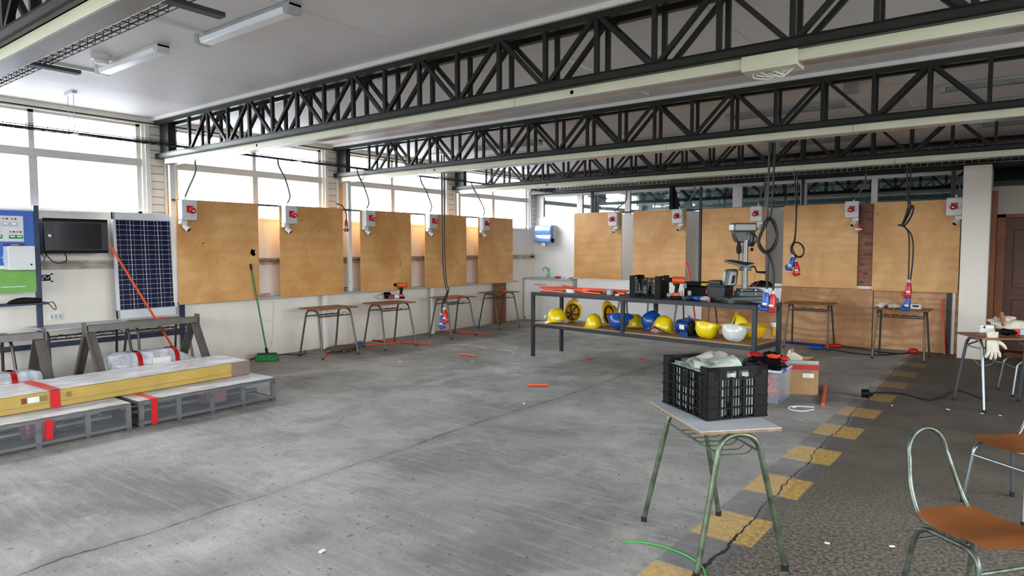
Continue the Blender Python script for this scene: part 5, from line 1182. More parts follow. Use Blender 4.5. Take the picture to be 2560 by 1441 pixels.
# ================================================================== LEFT: TRESTLES, WRAPPED PACKAGES, FRAMES, YELLOW CARTON
def trestle(label, X, Y0, Y1, zt, sp=0.5):
    t = thing('steel_trestle', label, 'trestle', (X, (Y0+Y1)/2, 0), group='brushed steel trestles')
    for s in (-1, 1): MB().box(X+s*0.045-0.012, X+s*0.045+0.012, Y0+0.02, Y1-0.02, zt-0.07, zt).build('beam', TRSTEEL, t, bevel=0.003)
    for y in (Y0, Y1):
        pl = MB().box(X-0.055, X+0.055, y-0.006, y+0.006, zt-0.12, zt+0.035).build('end_plate', TRSTEEL, t, smooth=False)
        for s in (-1, 1): MB().cyl((X+s*0.035, y-0.009, zt+0.015), (X+s*0.035, y+0.009, zt+0.015), 0.009, n=10).build('bolt', CHROME, pl)
        for s in (-1, 1):
            f = 1 if y == Y0 else -1
            MB().bar((X+s*0.03, y+f*0.05, zt-0.08), (X+s*sp, y+f*0.05, 0.0), 0.09, 0.012, (1, 0, 0.3)).build('leg', TRSTEEL, t, smooth=False)
            MB().bar((X+s*0.03-0.0, y+f*0.008, zt-0.08), (X+s*sp, y+f*0.008, 0.0), 0.012, 0.05, (1, 0, 0.3)).build('leg_flange', TRSTEEL, t, smooth=False)
    return t
trestle('brushed steel trestle before the solar panel, the complete one', -8.15, 2.95, 4.22, 0.855)
trestle('brushed steel trestle cut off by the left edge of the photo', -8.06, 1.25, 2.54, 0.84, 0.42)
def superbox(x0, x1, z0, z1, Y0, Y1, n=26, ny=14, amp=0.02, seed=1, droop=0.0):
    mb = MB(); cx, cz, a, b = (x0+x1)/2, (z0+z1)/2, (x1-x0)/2, (z1-z0)/2; rings = []
    for j in range(ny+1):
        v = j/ny; y = Y0+(Y1-Y0)*v; e = 1 if 0 < j < ny else 0.93; ring = []
        for i in range(n):
            th = 2*PI*i/n; c, s_ = math.cos(th), math.sin(th)
            q = Vector((math.copysign(abs(c)**0.55, c)*a*e, 0, math.copysign(abs(s_)**0.55, s_)*b*e))
            w = amp*mnoise.noise(Vector((q.x*7+seed, y*4, q.z*7)))
            z = cz+q.z*(1+w/b); z = cz-b+(z-(cz-b))*(1-droop*max(0, v-0.65)/0.35)
            ring.append(mb.bm.verts.new((cx+q.x*(1+w/a), y+0.3*w, max(z, z0))))
        rings.append(ring)
    for A, B_ in zip(rings, rings[1:]):
        for i in range(n): mb.bm.faces.new((A[i], A[(i+1) % n], B_[(i+1) % n], B_[i]))
    mb.bm.faces.new(rings[0][::-1]); mb.bm.faces.new(rings[-1]); return mb
def band(x0, x1, z0, z1, y, w, ex=0.006, n=26):
    mb = MB(); cx, cz, a, b = (x0+x1)/2, (z0+z1)/2, (x1-x0)/2+ex, (z1-z0)/2+ex; A = []; B_ = []
    for i in range(n):
        th = 2*PI*i/n; c, s_ = math.cos(th), math.sin(th)
        q = (cx+math.copysign(abs(c)**0.55, c)*a, cz+math.copysign(abs(s_)**0.55, s_)*b)
        A.append(mb.bm.verts.new((q[0], y, max(q[1], z0)))); B_.append(mb.bm.verts.new((q[0], y+w, max(q[1], z0))))
    fs = [mb.bm.faces.new((A[i], A[(i+1) % n], B_[(i+1) % n], B_[i])) for i in range(n)]
    bmesh.ops.solidify(mb.bm, geom=fs, thickness=0.002); return mb
def package(label, x0, x1, zt, Y0, Y1, bands, lab=None, droop=0.0, seed=1):
    t = thing('wrapped_package', label, 'wrapped package', ((x0+x1)/2, (Y0+Y1)/2, 0), group='film wrapped packages with red tape')
    superbox(x0, x1, 0.002, zt, Y0, Y1, seed=seed, droop=droop).build('film_wrap', FILMCYL, t)
    superbox(x0+0.04, x1-0.04, 0.03, zt-0.05, Y0+0.05, Y1-0.1, amp=0.05, seed=seed+5, droop=droop).build('contents', mat('grey_contents', '7d8188', 0.6, 0, 0.35, 6), t)
    for y in bands: band(x0, x1, 0.003, zt, y, 0.05).build('tape_band', TAPE, t)
    if lab: MB().box(x1+0.008, x1+0.010, lab[0], lab[1], zt*0.5, zt*0.86).build('paper_label', PAPER, t)
    return t
package('film wrapped package with two red tape bands and white label, under the trestle', -8.08, -7.74, 0.54, 3.10, 4.08, (3.33, 3.74), (3.48, 3.68), 0.35, 2)
package('film wrapped package with one red tape band, at the left photo edge', -8.0, -7.68, 0.50, 1.5, 2.40, (2.14,), None, 0.0, 9)
def metal_frame(label, Y0, Y1, posts, red, seed):
    x0, x1, z0, z1 = -7.56, -6.57, 0.0, 0.25; w = 0.03
    t = thing('metal_frame', label, 'metal frame', ((x0+x1)/2, (Y0+Y1)/2, 0), group='film wrapped metal frames on the floor')
    for z in (z0+0.02, z1-w):
        for x in (x0, x1-w): MB().box(x, x+w, Y0, Y1, z, z+w).build('long_rail', GALV, t, smooth=False)
        for y in (Y0, Y1-w): MB().box(x0+w, x1-w, y, y+w, z, z+w).build('end_rail', GALV, t, smooth=False)
    for y in posts:
        for x in (x0, x1-w): MB().box(x-0.002, x+w+0.003, y, y+0.045, z0, z1+0.004).build('upright', GALV, t, smooth=False)
    MB().sheet(lambda u, v: Vector((x1+0.004+0.006*mnoise.noise(Vector((u*9, v*4, seed))), Y0+(Y1-Y0)*u, z0+0.03+(z1-z0-0.04)*v)), 40, 6).build('film_side', FILM, t)
    MB().sheet(lambda u, v: Vector((x0+(x1-x0)*v, Y0+(Y1-Y0)*u, z1+0.004+0.006*abs(mnoise.noise(Vector((u*12+v*4, v*3, seed+2)))))), 60, 14).build('film_top', FILMTOP, t)
    MB().box(x0+0.06, x1-0.08, Y0+0.04, Y1-0.04, 0.01, 0.04).build('inner_tray', mat('dull_inner_tray', '5b5d63', 0.5), t, smooth=False)
    for k in range(2): MB().tube([(x1-0.3-0.25*k, Y0+0.06, 0.09), (x1-0.3-0.25*k, Y1-0.06, 0.09)], 0.03, 12).build('inner_profile', GALV, t)
    superbox(x1-0.36, x1-0.12, 0.05, 0.22, red, red+0.22, amp=0.03, seed=seed).build('pink_load', mat('pinkish_load', '8d5a66', 0.6, 0, 0.3), t)
    return t
fa = metal_frame('film wrapped steel frame on the floor, the left one cut by the photo edge', 1.2, 2.745, [gx(px, 1050, -6.57).y-0.02 for px in (94, 219)]+[1.21, 2.7], 1.95, 3)
MB().box(-6.72, -6.55, 2.05, 2.10, 0.06, 0.235).build('tape_band', TAPE, fa, smooth=False)
fb = metal_frame('film wrapped steel frame on the floor, the right one with red tape strap', 2.81, 4.275, [2.815]+[gx(px, 1010, -6.57).y-0.02 for px in (447, 531, 609)]+[4.23], 3.55, 6)
yb_ = gx(385, 1010, -6.57).y
MB().box(-6.566, -6.562, yb_-0.03, yb_+0.03, 0.01, 0.256).box(-7.0, -6.562, yb_-0.03, yb_+0.03, 0.2565, 0.262).build('tape_band', TAPE, fb, smooth=False)
t = thing('long_carton', 'long yellow carton wrapped in film with a red tape band, lying on the steel frames', 'carton', (-7.25, 2.7, 0.262), 0.035)
M = ROOT[t.name]; hx = 0.32; zt = 0.150; ya, ye = -1.5, 1.28
MB().box(-hx, hx, ya, ye, 0.0, zt, M).build('carton_body', YBOX, t, bevel=0.004)
MB().box(-hx-0.001, hx+0.001, ye+0.001, ye+0.23, 0.0, zt, M).build('brown_end', mat('brown_carton', '8c6d4f', 0.5, 0, 0.1), t, bevel=0.004)
MB().box(hx-0.0005, hx+0.002, ya, ye, 0.045, 0.049, M).build('flap_line', mat('dark_carton_yellow', '8a6d14', 0.6), t, smooth=False)  # darker yellow line along the lower flap
MB().sheet(lambda u, v: M @ Vector((-hx+2*hx*v, ya+(ye+0.23-ya)*u, zt+0.005+0.008*abs(mnoise.noise(Vector((u*14+3*v, v*4, 2.2)))))), 90, 14).build('film_top', FILMTOP, t)
MB().sheet(lambda u, v: M @ Vector((hx+0.006+0.004*mnoise.noise(Vector((u*20, v*3, 8))), ya+(ye+0.23-ya)*u, zt*v)), 60, 4).build('film_side', FILM, t)
yt = gx(135, 1000, -6.93).y-2.7
MB().box(hx+0.011, hx+0.013, yt-0.05, yt+0.03, -0.0, zt+0.004, M).box(-hx, hx+0.013, yt-0.05, yt+0.03, zt+0.014, zt+0.017, M).build('tape_band', TAPE, t, smooth=False)
for a, b, m_ in ((-0.27, -0.235, mat('dark_red_print', '7c3a33', 0.5)), (-0.225, -0.135, PAPER), (-0.12, -0.075, mat('grey_print', '8d7a3c', 0.5)), (0.08, 0.12, mat('grey_print', '8d7a3c', 0.5))):
    MB().box(hx+0.011, hx+0.0125, yt+a, yt+b, 0.075, 0.125, M).build('printed_label', m_, t, smooth=False)
# leaning orange pole and broom
A = gx(275, 613, -8.92); B_ = gz(471, 926); B_.x = -8.93; B_ = gx(471, 926, -8.93); B_.z = 0.012
tag(MB().tube([A, B_], 0.014, 10).build('orange_pole', ORANGE), 'long orange pole leaning across the solar panel', 'pole')
bpz = gz(668, 903); tp = gx(626, 660, -9.105)
t = thing('broom', 'green broom leaning on the first window board', 'broom', (bpz.x, bpz.y, 0))
d_ = Vector((0.55, 0.55, 0)).normalized(); hd = Vector((bpz.x, bpz.y, 0.12))
mb = MB(); n_ = Vector((-d_.y, d_.x, 0))
mb.hexa([Vector((bpz.x, bpz.y, z))+d_*a+n_*b for z, ww, dd_ in ((0.005, .17, .055), (0.10, .14, .03)) for a, b in ((-ww, -dd_), (ww, -dd_), (ww, dd_), (-ww, dd_))]); mb.build('bristles', BRISTLE, t, bevel=0.01)
MB().hexa([Vector((bpz.x, bpz.y, z))+d_*a+n_*b for z in (0.1, 0.125) for a, b in ((-.145, -.03), (.145, -.03), (.145, .03), (-.145, .03))]).build('brush_head', mat('dark_green_plastic', '17402a', 0.5), t, bevel=0.01)
k1 = hd.lerp(tp, 0.93)
MB().tube([hd, k1], 0.012, 10).build('handle', BROOMG, t); MB().tube([k1, tp], 0.0135, 10).build('grip', BLACK, t); MB().tube([hd-UP*0.01, hd.lerp(tp, 0.06)], 0.02, 10).build('socket', BLACK, t)
# wires on the wall and floor by the broom
p = gx(655, 738, -9.13); mb = MB(); r3 = random.Random(2)
for k in range(7):
    pts = [p+Vector((r3.uniform(0, .05), r3.uniform(-.12, .14), r3.uniform(-.03, .03))) for _ in range(6)]; mb.tube(bez(pts, 5), 0.0025, 4)
mb.tube(bez([p+Vector((.02, .05, 0)), gx(683, 760, -9.1), gx(682, 800, -9.1), gx(680, 850, -9.1), gx(670, 885, -9.08)], 8), 0.003, 5)
mb.tube(bez([p, gx(650, 760, -9.12), gx(648, 790, -9.12), gx(660, 800, -9.12), gx(683, 806, -9.12)], 8), 0.002, 4)
tag(mb.build('wire_bundle', mat('pale_pink_wire', 'c98f86', 0.5)), 'tangle of thin pinkish wires between the first two window boards', 'wire bundle')
def floor_wire(pts, r, m_, name, label, cat='cable'):
    P = [gz(x, y) for x, y in pts]
    for q in P: q.z = r+0.001
    return tag(MB().tube(bez(P, 8), r, 6).build(name, m_), label, cat)
floor_wire([(600, 912), (640, 897), (700, 888), (745, 888), (765, 884), (758, 872)], .007, RUBBER, 'floor_cable', 'black cable on the floor behind the green broom')
p = gx(870, 722, -9.3)
tag(MB().tube([p+Vector((0, .11*math.cos(2*PI*k/20), .02*math.sin(2*PI*k/20)+0.0)) for k in range(20)], .007, 6, closed=True).build('cable_coil', RUBBER), 'black cable coil on the ledge between second and third window boards', 'cable')
mb = MB()
for k in range(5): mb.tube(bez([gx(345, 805-3*k, -8.75)+Vector((r3.uniform(-.05, .05), r3.uniform(-.1, .1), 0)) for _ in range(5)], 6), .003, 4)
for v in mb.bm.verts: v.co.z = 0.785+abs(v.co.z-0.8)*0.6
tag(mb.build('green_wire', mat('green_wire', '3b9a63', 0.5)), 'loose green wire on the desk under the solar panel', 'wire')
o = MB().ball((-8.66, 4.0, 0.80), (.03, .09, .02), bumpy=0.3).build('orange_grip', ORANGE); tag(o, 'small orange piece on the desk under the solar panel', 'fitting')
# floor conduits and scraps
FG_ = 'orange conduit pieces on the floor'
for a, b, r, l_ in (((1147, 888), (1193, 893), .0125, 'short orange conduit on the floor left of the bench'), ((1318, 966), (1371, 966), .0145, 'short orange conduit on the open floor before the bench'), ((905, 866), (1000, 858), .014, 'orange conduit by the wall behind the drill desk'), ((950, 853), (1080, 863), .014, 'long orange conduit under the drill desk'), ((1100, 829), (1220, 838), .0135, 'orange conduit under the desk with hanging plugs'), ((2063, 966), (2057, 1016), .018, 'orange conduit on the floor right of the cardboard box'), ((1468, 899), (1478, 898), .014, 'tiny orange conduit stub under the bench, left one'), ((1601, 898), (1611, 898), .014, 'tiny orange conduit stub under the bench, right one'), ((812, 888), (822, 882), .015, 'tiny orange stub at the first bare desk foot')):
    A = gz(*a); B_ = gz(*b); A.z = B_.z = r+.001
    tag(MB().tube([A, B_], r, 10).build('orange_conduit', ORANGE), l_, 'conduit', FG_)
A = gy(2357, 742, 12.68); B_ = gz(2356, 896); A.y = 12.69
tag(MB().tube([(A.x, 12.685, A.z-.04), (B_.x, 12.5, 0.01)], .014, 8).build('orange_conduit', ORANGE), 'orange conduit leaning on the low plywood beside the pillar', 'conduit', FG_)
A = gy(1716, 650, 12.6); B_ = gz(1735, 830)
tag(MB().tube([gy(1716, 655, 12.62), gy(1726, 705, 12.5), gy(1738, 800, 12.3)], .016, 8).build('orange_conduit', ORANGE), 'orange conduit leaning between the second and third back boards', 'conduit', FG_)
p = gz(872, 880); t = thing('brown_sack', 'brown paper sack heap on the floor between the first two bare desks', 'sack', (p.x-.15, p.y, 0))
MB().ball((p.x-.15, p.y, .045), (.2, .3, .045), bumpy=.6, seed=12, nu=22, nv=10).build('sack_heap', mat('dusty_brown_paper', '7b6554', 0.8, 0, .25, 18), t)
floor_wire([(888, 864), (915, 853), (940, 853), (958, 858), (945, 862), (915, 864)], .008, RUBBER, 'floor_cable', 'black cable with blue end beside the brown sack')
p = gz(890, 862); tag(MB().tube([(p.x, p.y, .03), (p.x+.05, p.y+.1, .03)], .027, 12).build('blue_plug', BLUEP), 'blue plug on the floor beside the brown sack', 'plug')
floor_wire([(1215, 870), (1150, 862), (1110, 864)], .003, OFFW, 'floor_wire', 'thin pale wire on the floor before the plug desk', 'wire')
floor_wire([(1268, 892), (1285, 886), (1275, 878), (1255, 876)], .004, OFFW, 'floor_wire', 'short white wire loop on the floor left of the bench', 'wire')
floor_wire([(2035, 1020), (1985, 1018), (1970, 1022), (1985, 1028), (2010, 1030), (2035, 1026)], .006, OFFW, 'floor_wire', 'white wire loop on the floor before the clear bin', 'wire')
t = thing('floor_plug', 'black cable with a round plug across the yellow marks by the right desk', 'cable', gz(2172, 996))
P = [gz(x, y) for x, y in ((2180, 991), (2190, 984), (2250, 986), (2320, 1002), (2365, 990), (2390, 978), (2420, 985), (2470, 1003))]
for q in P: q.z = .010
MB().tube(bez(P, 8), .008, 6).build('cord', RUBBER, t); q = gz(2172, 996)
MB().cyl((q.x, q.y, .05), (q.x-.07, q.y-.02, .05), .048, n=18).cyl((q.x+.04, q.y, .04), (q.x, q.y, .05), .02, n=12).build('plug_body', BLACK, t)
floor_wire([(1555, 1358), (1600, 1359), (1655, 1369), (1715, 1392), (1755, 1420), (1765, 1445)], .005, mat('bright_green_wire', '3fae4a', 0.45), 'green_cable', 'thin green cable on the floor by the foreground desk', 'cable')
floor_wire([(2425, 896), (2437, 902), (2450, 915), (2475, 913), (2485, 902), (2463, 893), (2490, 905), (2510, 908)], .004, OFFW, 'floor_wire', 'thin pale wire looped on the floor under the right desk', 'wire')
floor_wire([(1962, 859), (2000, 862), (2060, 868)], .02, mat('indigo_hose', '2b2a7a', 0.5), 'blue_hose', 'indigo hose along the foot of the low plywood sheet', 'hose')
p = gz(2040, 875); tag(MB().tube([(p.x-.1, p.y, .035), (p.x+.1, p.y, .035)], [.035, .028], 14).build('blue_plug', BLUEP), 'blue plug on the floor under the dusty desk', 'plug')
p = gz(2085, 871); tag(MB().tube([(p.x-.1, p.y-.02, .04), (p.x+.1, p.y+.03, .04)], [.028, .04], 14).build('red_plug', RED), 'red plug on the floor at the right foot of the dusty desk', 'plug')
floor_wire([(2055, 874), (2080, 876), (2130, 884), (2180, 889), (2230, 888), (2270, 884)], .009, RUBBER, 'floor_cable', 'black cable from floor plugs to the red ball plug by the low plywood')
floor_wire([(2100, 868), (2150, 873), (2200, 882), (2250, 886), (2275, 884)], .009, RUBBER, 'floor_cable', 'second black cable along the foot of the low plywood')
p = gz(2283, 886); tag(MB().ball((p.x, p.y, .05), (.075, .06, .05)).build('red_plug', RED), 'round red plug on the floor under the last desk at the back', 'plug')
r4 = random.Random(11)
for k, (x, y) in enumerate(((1180, 905), (1000, 905), (1310, 1010), (2230, 1015), (2370, 1025), (2455, 1035), (2500, 1040), (1985, 1020), (1290, 870), (805, 1380), (2068, 1360), (1140, 875), (2230, 1368), (2020, 905))):
    p = gz(x, y); s = .012+.012*r4.random()
    M = Matrix.Translation((p.x, p.y, .004)) @ Matrix.Rotation(r4.uniform(0, 3), 4, 'Z')
    tag(MB().box(-s, s, -s*.5, s*.5, -.003, .003, M).build('paper_scrap', PAPER), 'tiny white scrap on the concrete floor', 'scrap', 'white scraps on the floor')
p = gz(1196, 817); tag(MB().tube([p+Vector((.07*math.cos(2*PI*k/16), .02, .07+.07*math.sin(2*PI*k/16))) for k in range(16)], .012, 6, closed=True).build('tape_roll', BAGFILM), 'clear tape roll on the floor at the farthest window desk foot', 'tape roll')
# desk clutter
p = gz(1012, 748, .778); drill('orange cordless drill standing on the second bare desk', (p.x-.12, p.y, .777), .30, 1)
for k, (x, y, rr, m_, l_) in enumerate(((955, 748, (.09, .07, .04), BAGFILM, 'clear bag at the left of the drill desk clutter'), (973, 747, (.08, .08, .06), BLACK, 'black pouch among the drill desk clutter'), (985, 748, (.06, .08, .04), PINKF, 'red wires heap among the drill desk clutter'), (997, 748, (.05, .05, .04), PAPER, 'white fitting beside the drill on its desk'))):
    p = gz(x, y, .778); tag(MB().ball((p.x-.05, p.y, .777+rr[2]), rr, bumpy=.5, seed=k+20).build(['clear_bag', 'black_pouch', 'wire_heap', 'white_fitting'][k], m_), l_, 'clutter')
mb = MB(); p = gz(975, 745, .778)
mb.tube(bez([p+Vector((-.1, -.05, 0)), p+Vector((-.1, -.02, .12)), p+Vector((-.1, .06, .14)), p+Vector((-.1, .1, .02))], 8), .003, 5); tag(mb.build('white_wire', OFFW), 'white wire arching over the drill desk clutter', 'wire')
for k in range(6):
    p = Vector((-8.5, 9.3+.075*k, 0)); M = Matrix.Translation((p.x, p.y, .777)) @ Matrix.Rotation(.4*k, 4, 'Z')
    tag(MB().box(-.03, .03, -.012, .012, .001, .022, M).build('red_fitting', ORTOOL, bevel=.004), 'small reddish fitting in the row on the plug desk', 'fitting', 'reddish fittings on the plug desk')
for k, (x, y, m_, l_) in enumerate(((1232, 727, BROOMG, 'small green piece on the farthest window desk'), (1262, 726, RED, 'red strip on the farthest window desk'), (1282, 725, ORANGE, 'orange strip on the farthest window desk'))):
    p = Vector((-8.72, 11.0+.14*k, 0)); tag(MB().box(p.x-.06, p.x+.06, p.y-.04, p.y+.04, .777, .80).build(['green_piece', 'red_strip', 'orange_strip'][k], m_, bevel=.005), l_, 'fitting')
for k, (x, m_, l_) in enumerate(((2215, PAPER, 'white crumpled glove at the left of the gloves and fitting desk'), (2232, RED, 'red wire scraps on the gloves and fitting desk'), (2248, GLOVE, 'cream crumpled glove on the gloves and fitting desk'))):
    p = gz(x, 764, .778); rr = (.09, .07, .035) if k != 1 else (.06, .05, .015)
    tag(MB().ball((p.x, 11.78-.05*k, .777+rr[2]), rr, bumpy=.7, seed=k+40, nu=18, nv=10).build(['white_glove', 'red_scraps', 'cream_glove'][k], m_), l_, 'clutter')
p = gz(2297, 768, .778); t = thing('circuit_breaker', 'white breaker box with looped wire on the gloves and fitting desk', 'breaker', (p.x, 11.75, .777))
MB().box(p.x-.07, p.x+.07, 11.70, 11.80, .777, .85).build('case', OFFW, t, bevel=.006); MB().box(p.x-.04, p.x+.04, 11.69, 11.7, .81, .835).build('switches', BLACK, t)
MB().tube(bez([(p.x-.04, 11.75, .85), (p.x, 11.75, .95), (p.x+.1, 11.75, .96), (p.x+.14, 11.75, .86), (p.x+.08, 11.75, .83)], 8), .004, 5).build('wire', mat('peach_wire', 'e0b890', .5), t)
# ================================================================== BIN, CARDBOARD BOX
t = thing('clear_bin', 'clear plastic bin full of pink and black things behind the foreground crate', 'bin', (-2.16, 7.66, 0))
def tub(mb, cx, cy, a, b, z0, z1, k, th=.003):
    P = [[mb.bm.verts.new((cx+sx*a/2*q, cy+sy*b/2*q, z)) for sx, sy in ((-1, -1), (1, -1), (1, 1), (-1, 1))] for z, q in ((z0, 1), (z1, k))]
    fs = [mb.bm.faces.new(P[0])]
    for i in range(4): fs.append(mb.bm.faces.new((P[0][i], P[0][(i+1) % 4], P[1][(i+1) % 4], P[1][i])))
    bmesh.ops.solidify(mb.bm, geom=fs, thickness=th); return mb
tub(MB(), -2.155, 7.66, .36, .44, .004, .36, 1.10).build('bin_body', BINPL, t, smooth=False)
mb = MB(); a, b = .18*1.1, .22*1.1
for p, q in (((-a, -b), (a, -b)), ((a, -b), (a, b)), ((a, b), (-a, b)), ((-a, b), (-a, -b))): mb.bar((-2.155+p[0], 7.66+p[1], .36), (-2.155+q[0], 7.66+q[1], .36), .022, .02)
mb.build('rim', mat('cloudy_rim', 'c9d3da', .3), t)
MB().box(-1.956, -1.935, 7.5, 7.6, .34, .385).build('blue_clip', BLUEP, t, bevel=.006); MB().box(-2.0, -1.973, 7.44, 7.5, .02, .05).build('blue_foot', BLUEP, t, bevel=.006)
r5 = random.Random(9); 
for k in range(10):
    x, y, z = -2.155+r5.uniform(-.1, .1), 7.66+r5.uniform(-.13, .13), .06+.2*(k/10)
    tag(MB().ball((x, y, z), (.075, .075, .05), bumpy=.6, seed=k).build('pink_bundle', PINKF if k % 3 else ORTOOL), 'pink bundle packed in the clear bin', 'bundle', 'pink bundles in the clear bin')
for k, (x, y, z, rr, m_, nm_, l_) in enumerate(((-2.25, 7.62, .40, (.16, .14, .07), BLACK, 'black_bag', 'black plastic bag on top of the clear bin at left'), (-2.1, 7.68, .385, (.13, .12, .05), BLACK, 'black_bag', 'black tool bag on top of the clear bin at right'), (-2.16, 7.85, .46, (.1, .07, .045), BLACK, 'black_bag', 'shiny black bag peak at the back of the clear bin'), (-2.12, 7.78, .47, (.07, .05, .025), mat('neon_orange', 'f0541e', .5), 'orange_vest', 'bright orange cloth on the clear bin'), (-2.34, 7.80, .46, (.08, .06, .03), RED, 'red_cloth', 'red cloth at the left of the clear bin top'), (-2.02, 7.82, .45, (.05, .05, .03), RED, 'red_tool', 'red tool end between clear bin and cardboard box'))):
    tag(MB().ball((x, y, z), rr, bumpy=.6, seed=k+60, nu=18, nv=10).build(nm_, m_), l_, 'bag' if m_ is BLACK else 'cloth')
fr_ = gz(2045, 989); f_up = gz(2047, 902, .40); b_up = gz(2023, 881, .40)
d1 = (b_up-f_up); d1.z = 0; d1.normalize(); d2 = -Vector((d1.y, -d1.x, 0)) if False else Vector((-d1.y, d1.x, 0))
ang = math.atan2(d1.y, d1.x)-PI/2
t = thing('cardboard_box', 'open cardboard box with a red stripe behind the clear bin', 'cardboard box', (fr_.x, fr_.y, 0), ang); M = ROOT[t.name]
W_, D_, H_ = .36, .30, .40
for nm_, q in (('front_wall', (-W_, 0, 0, .005)), ('back_wall', (-W_, 0, D_-.005, D_)), ('right_wall', (-.005, 0, .0052, D_-.0052)), ('left_wall', (-W_, -W_+.005, .0052, D_-.0052))):
    MB().box(*q, .006, H_, M).build(nm_, CARD, t, smooth=False)
MB().box(-W_, 0, 0, D_, .001, .0055, M).build('box_bottom', CARD, t, smooth=False)
fw_ = [o for o in t.children if o.name.startswith('front_wall')][0]
MB().box(-W_, .001, -.002, -.0003, H_-.11, H_-.05, M).build('red_stripe', mat('red_print', 'b3262c', .6), fw_, smooth=False)
MB().box(-W_, .001, -.002, -.0003, H_-.035, H_-.005, M).build('teal_tape', mat('pale_teal_tape', '8fb6bf', .4), fw_, smooth=False)
MB().box(-.17, -.05, -.002, -.0003, H_-.20, H_-.15, M).build('paper_label', PAPER, fw_, smooth=False)
mb = MB()
for k in range(3): mb.box(-.16, -.105+.01*k, -.003, -.0022, H_-.165-.012*k, H_-.161-.012*k, M)
mb.build('label_print', GREYP, fw_, smooth=False)['kind'] = 'stuff'
mb = MB()
for k in range(9): mb.box(-.18+.012*k, -.174+.012*k, -.002, -.0003, H_-.145, H_-.118, M)
mb.build('faded_print', mat('faded_print', '8d6a48', .7), fw_, smooth=False)['kind'] = 'stuff'
p = M @ Vector((-.24, .16, .33)); tag(MB().box(-.09, .09, -.06, .06, -.002, .002, Matrix.Translation(p+UP*.08) @ Euler((.9, .5, .4)).to_matrix().to_4x4()).build('loose_card', mat('pale_card', 'cfc7ae', .7)), 'pale sheet sticking out of the cardboard box', 'sheet')
tag(MB().box(-.02, .02, -.07, .09, -.002, .002, Matrix.Translation(p+Vector((-.07, 0, .1))) @ Euler((1.2, .5, -.3)).to_matrix().to_4x4()).build('card_flap', CARD), 'brown card strip sticking up beside the cardboard box', 'sheet')
# ================================================================== RIGHT DESK LOAD
H1 = .777
def rp(px, py, z=H1): return gz(px, py, z)
p = rp(2462, 832); M = Matrix.Translation((p.x, p.y, H1)) @ Matrix.Rotation(a2, 4, 'Z')
t = thing('switch_block', 'white switch block at the left of the gloves on the right desk', 'switch block', (p.x, p.y, H1))
MB().box(-.07, .08, -.04, .04, .001, .045, M).build('base', OFFW, t, bevel=.004); MB().box(-.065, .075, -.035, .035, .0455, .085, M).build('cover', OFFW, t, bevel=.004)
MB().box(-.03, -.022, -.041, -.036, .05, .08, M).box(-.05, -.01, -.041, -.036, .062, .068, M).build('marks', BLACK, t, smooth=False)
def glove(label, base, dirv, side, nrm, s=1.0):
    t = thing('work_glove', label, 'glove', base, group='cream work gloves'); d = Vector(dirv).normalized(); w = Vector(side); w = (w-d*w.dot(d)).normalized(); n = d.cross(w)
    b = Vector(base); th = .016*s
    me = bpy.data.meshes.new('skeleton'); V = []; E = []; R = []
    def add(p, r, par=None):
        V.append(p-b); R.append(r); 
        if par is not None: E.append((par, len(V)-1))
        return len(V)-1
    mb = MB()
    pts = [b-d*.07*s, b-d*.03*s, b+d*.02*s, b+d*.07*s, b+d*.10*s]; ws = [.052, .046, .05, .052, .048]; rows = []
    for q, r_ in zip(pts, ws):
        rows.append([mb.bm.verts.new(q+w*(r_*s*math.cos(2*PI*k/16))+n*(th*math.sin(2*PI*k/16))) for k in range(16)])
    for A, B_ in zip(rows, rows[1:]):
        for k in range(16): mb.bm.faces.new((A[k], A[(k+1) % 16], B_[(k+1) % 16], B_[k]))
    mb.bm.faces.new(rows[-1]); mb.bm.faces.new(rows[0][::-1])
    for i, L in enumerate((.062, .075, .072, .055)):
        o_ = (i-1.5)*.025*s; q0 = b+d*.085*s+w*o_; fan = w*(i-1.5)*.012*s
        mb.tube([q0, q0+d*L*.45*s+fan*.5+n*.006*s, q0+d*L*.8*s+fan+n*.002, q0+d*L*s+fan*1.2-n*.004], [.0135*s, .0135*s, .0125*s, .008*s], 10)
    q0 = b+d*.01*s+w*.04*s
    mb.tube([q0, q0+w*.035*s+d*.02*s, q0+w*.06*s+d*.045*s, q0+w*.07*s+d*.062*s], [.016*s, .0155*s, .014*s, .009*s], 10)
    mb.build('glove_body', GLOVE, t); return t
p = gz(2485, 843, H1); 
glove('cream work glove hanging over the front edge of the right desk', Vector((p.x-.01, p.y-.035, H1-.03)), (.05, -.1, -1), RH, TC, 1.25)
p = rp(2492, 826); glove('cream work glove lying on top of the right desk pile', Vector((p.x, p.y, H1+.12)), RH*1+UP*.15, FH, UP, 1.1)
p = rp(2530, 830); tag(MB().ball((p.x, p.y, H1+.07), (.17, .09, .07), bumpy=.45, seed=33, nu=20, nv=12).build('cloth_heap', GLOVE), 'crumpled pale cloth and glove heap on the right desk', 'cloth')
p = rp(2515, 838); tag(MB().ball((p.x, p.y-.02, H1+.035), (.09, .05, .033), bumpy=.3, seed=3).build('black_tool', BLACK), 'black tool under the cloth heap on the right desk', 'tool')
p = rp(2545, 838); M = Matrix.Translation((p.x, p.y, H1)) @ Matrix.Rotation(a2, 4, 'Z'); t = thing('red_tool', 'red and grey instrument at the right edge of the right desk', 'tool', (p.x, p.y, H1))
MB().box(-.05, .0, -.03, .03, .001, .06, M).build('red_half', RED, t, bevel=.006); MB().box(.002, .1, -.03, .03, .001, .065, M).build('grey_half', GREYP, t, bevel=.006)
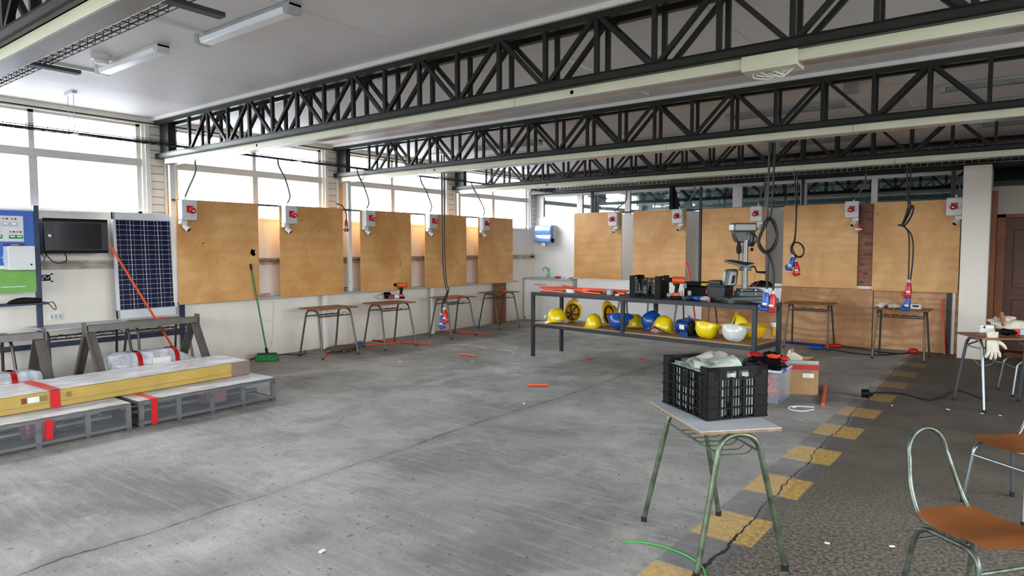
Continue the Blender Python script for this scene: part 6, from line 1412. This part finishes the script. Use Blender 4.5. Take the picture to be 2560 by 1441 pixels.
p = rp(2530, 830)-RH*.09; tag(MB().tube([Vector((p.x, p.y, H1+.05)), Vector((p.x-.03, p.y+.0, H1+.22))], .02, 12).build('wooden_handle', DOORF), 'short wooden tool handle sticking up from the right desk pile', 'tool')
# ================================================================== CHAIRS
def chair(label, c, ang, metal, back=True):
    t = thing('school_chair', label, 'chair', (c[0], c[1], 0), ang, 'tubular school chairs'); M = ROOT[t.name]; r = .0125; h = .43
    def q(p): return M @ Vector(p)
    for s in (-1, 1):
        MB().tube([q(p) for p in fillet([(-.215, s*.205, .02), (-.155, s*.172, h-.02), (.15, s*.172, h-.02), (.20, s*.205, .02)], .075, 7)], r, 10).build('leg_frame', metal, t)
        for x in (-.215, .20): MB().cyl(q((x, s*.205, 0)), q((x, s*.205, .035)), .0155, n=10).build('foot_cap', RUBBER, t)
        MB().cyl(q((-.185, s*.19, .21)), q((.178, s*.19, .21)), .009, n=8).build('side_bar', metal, t) if False else None
    for x, z in ((-.172, .33), (.165, .33)): MB().cyl(q((x, -.182, z)), q((x, .182, z)), .009, n=8).build('cross_bar', metal, t)
    b = .15
    pts = fillet([(.08, -b, h-.002), (-.17, -b, h-.002), (-.235, -b+.01, h+.13), (-.27, -b+.035, h+.26)], .06, 5)
    arc = [(-.275-.018*math.sin(PI*k/14), -(b-.037)*math.cos(PI*k/14), h+.27+.12*math.sin(PI*k/14)) for k in range(15)]
    pts = pts + [Vector(a) for a in arc] + [Vector((p.x, -p.y, p.z)) for p in reversed(pts)]
    MB().tube([q(p) for p in pts], .0105, 10).build('back_loop', metal, t)
    def seat(u, v):
        x = -.205+.40*u; w = .17+.03*min(1, u*2.2)-.03*max(0, u-.85)/.15; y = (2*v-1)*w
        z = h+.026-.02*math.sin(PI*min(1, u*1.15))+.008*(2*v-1)**2-.02*max(0, u-.8)/.2
        cx = 1-.10*abs(2*v-1)**3
        return q((-.005+(x+.005)*cx, y, z))
    MB().sheet(seat, 18, 14, .012).build('seat', SEATW, t)
    if back:
        MB().sheet(lambda u, v: q((-.262-.028*u+.03*(1-(2*v-1)**2)*-1+.02, (2*v-1)*(.175-.02*(2*u-1)**2), h+.21+.17*u)), 8, 12, .011).build('backrest', SEATW, t)
    return t
chair('foreground chair without its backrest panel, at the lower right corner', (-.075, 3.585), math.radians(-38.5), mat('worn_green_grey_steel', '737b70', .34, .55, .2, 12, dark='3f473d'), False)
chair('tubular chair behind the foreground one, at the right edge', (.086, 5.307), math.atan2(-.77, -.63), mat('clean_grey_chrome', 'a9b2b6'), True)
chair('farthest chair, tucked before the right desk at the photo edge', (.19, 9.66), math.radians(200), mat('clean_grey_chrome', 'a9b2b6'), True)
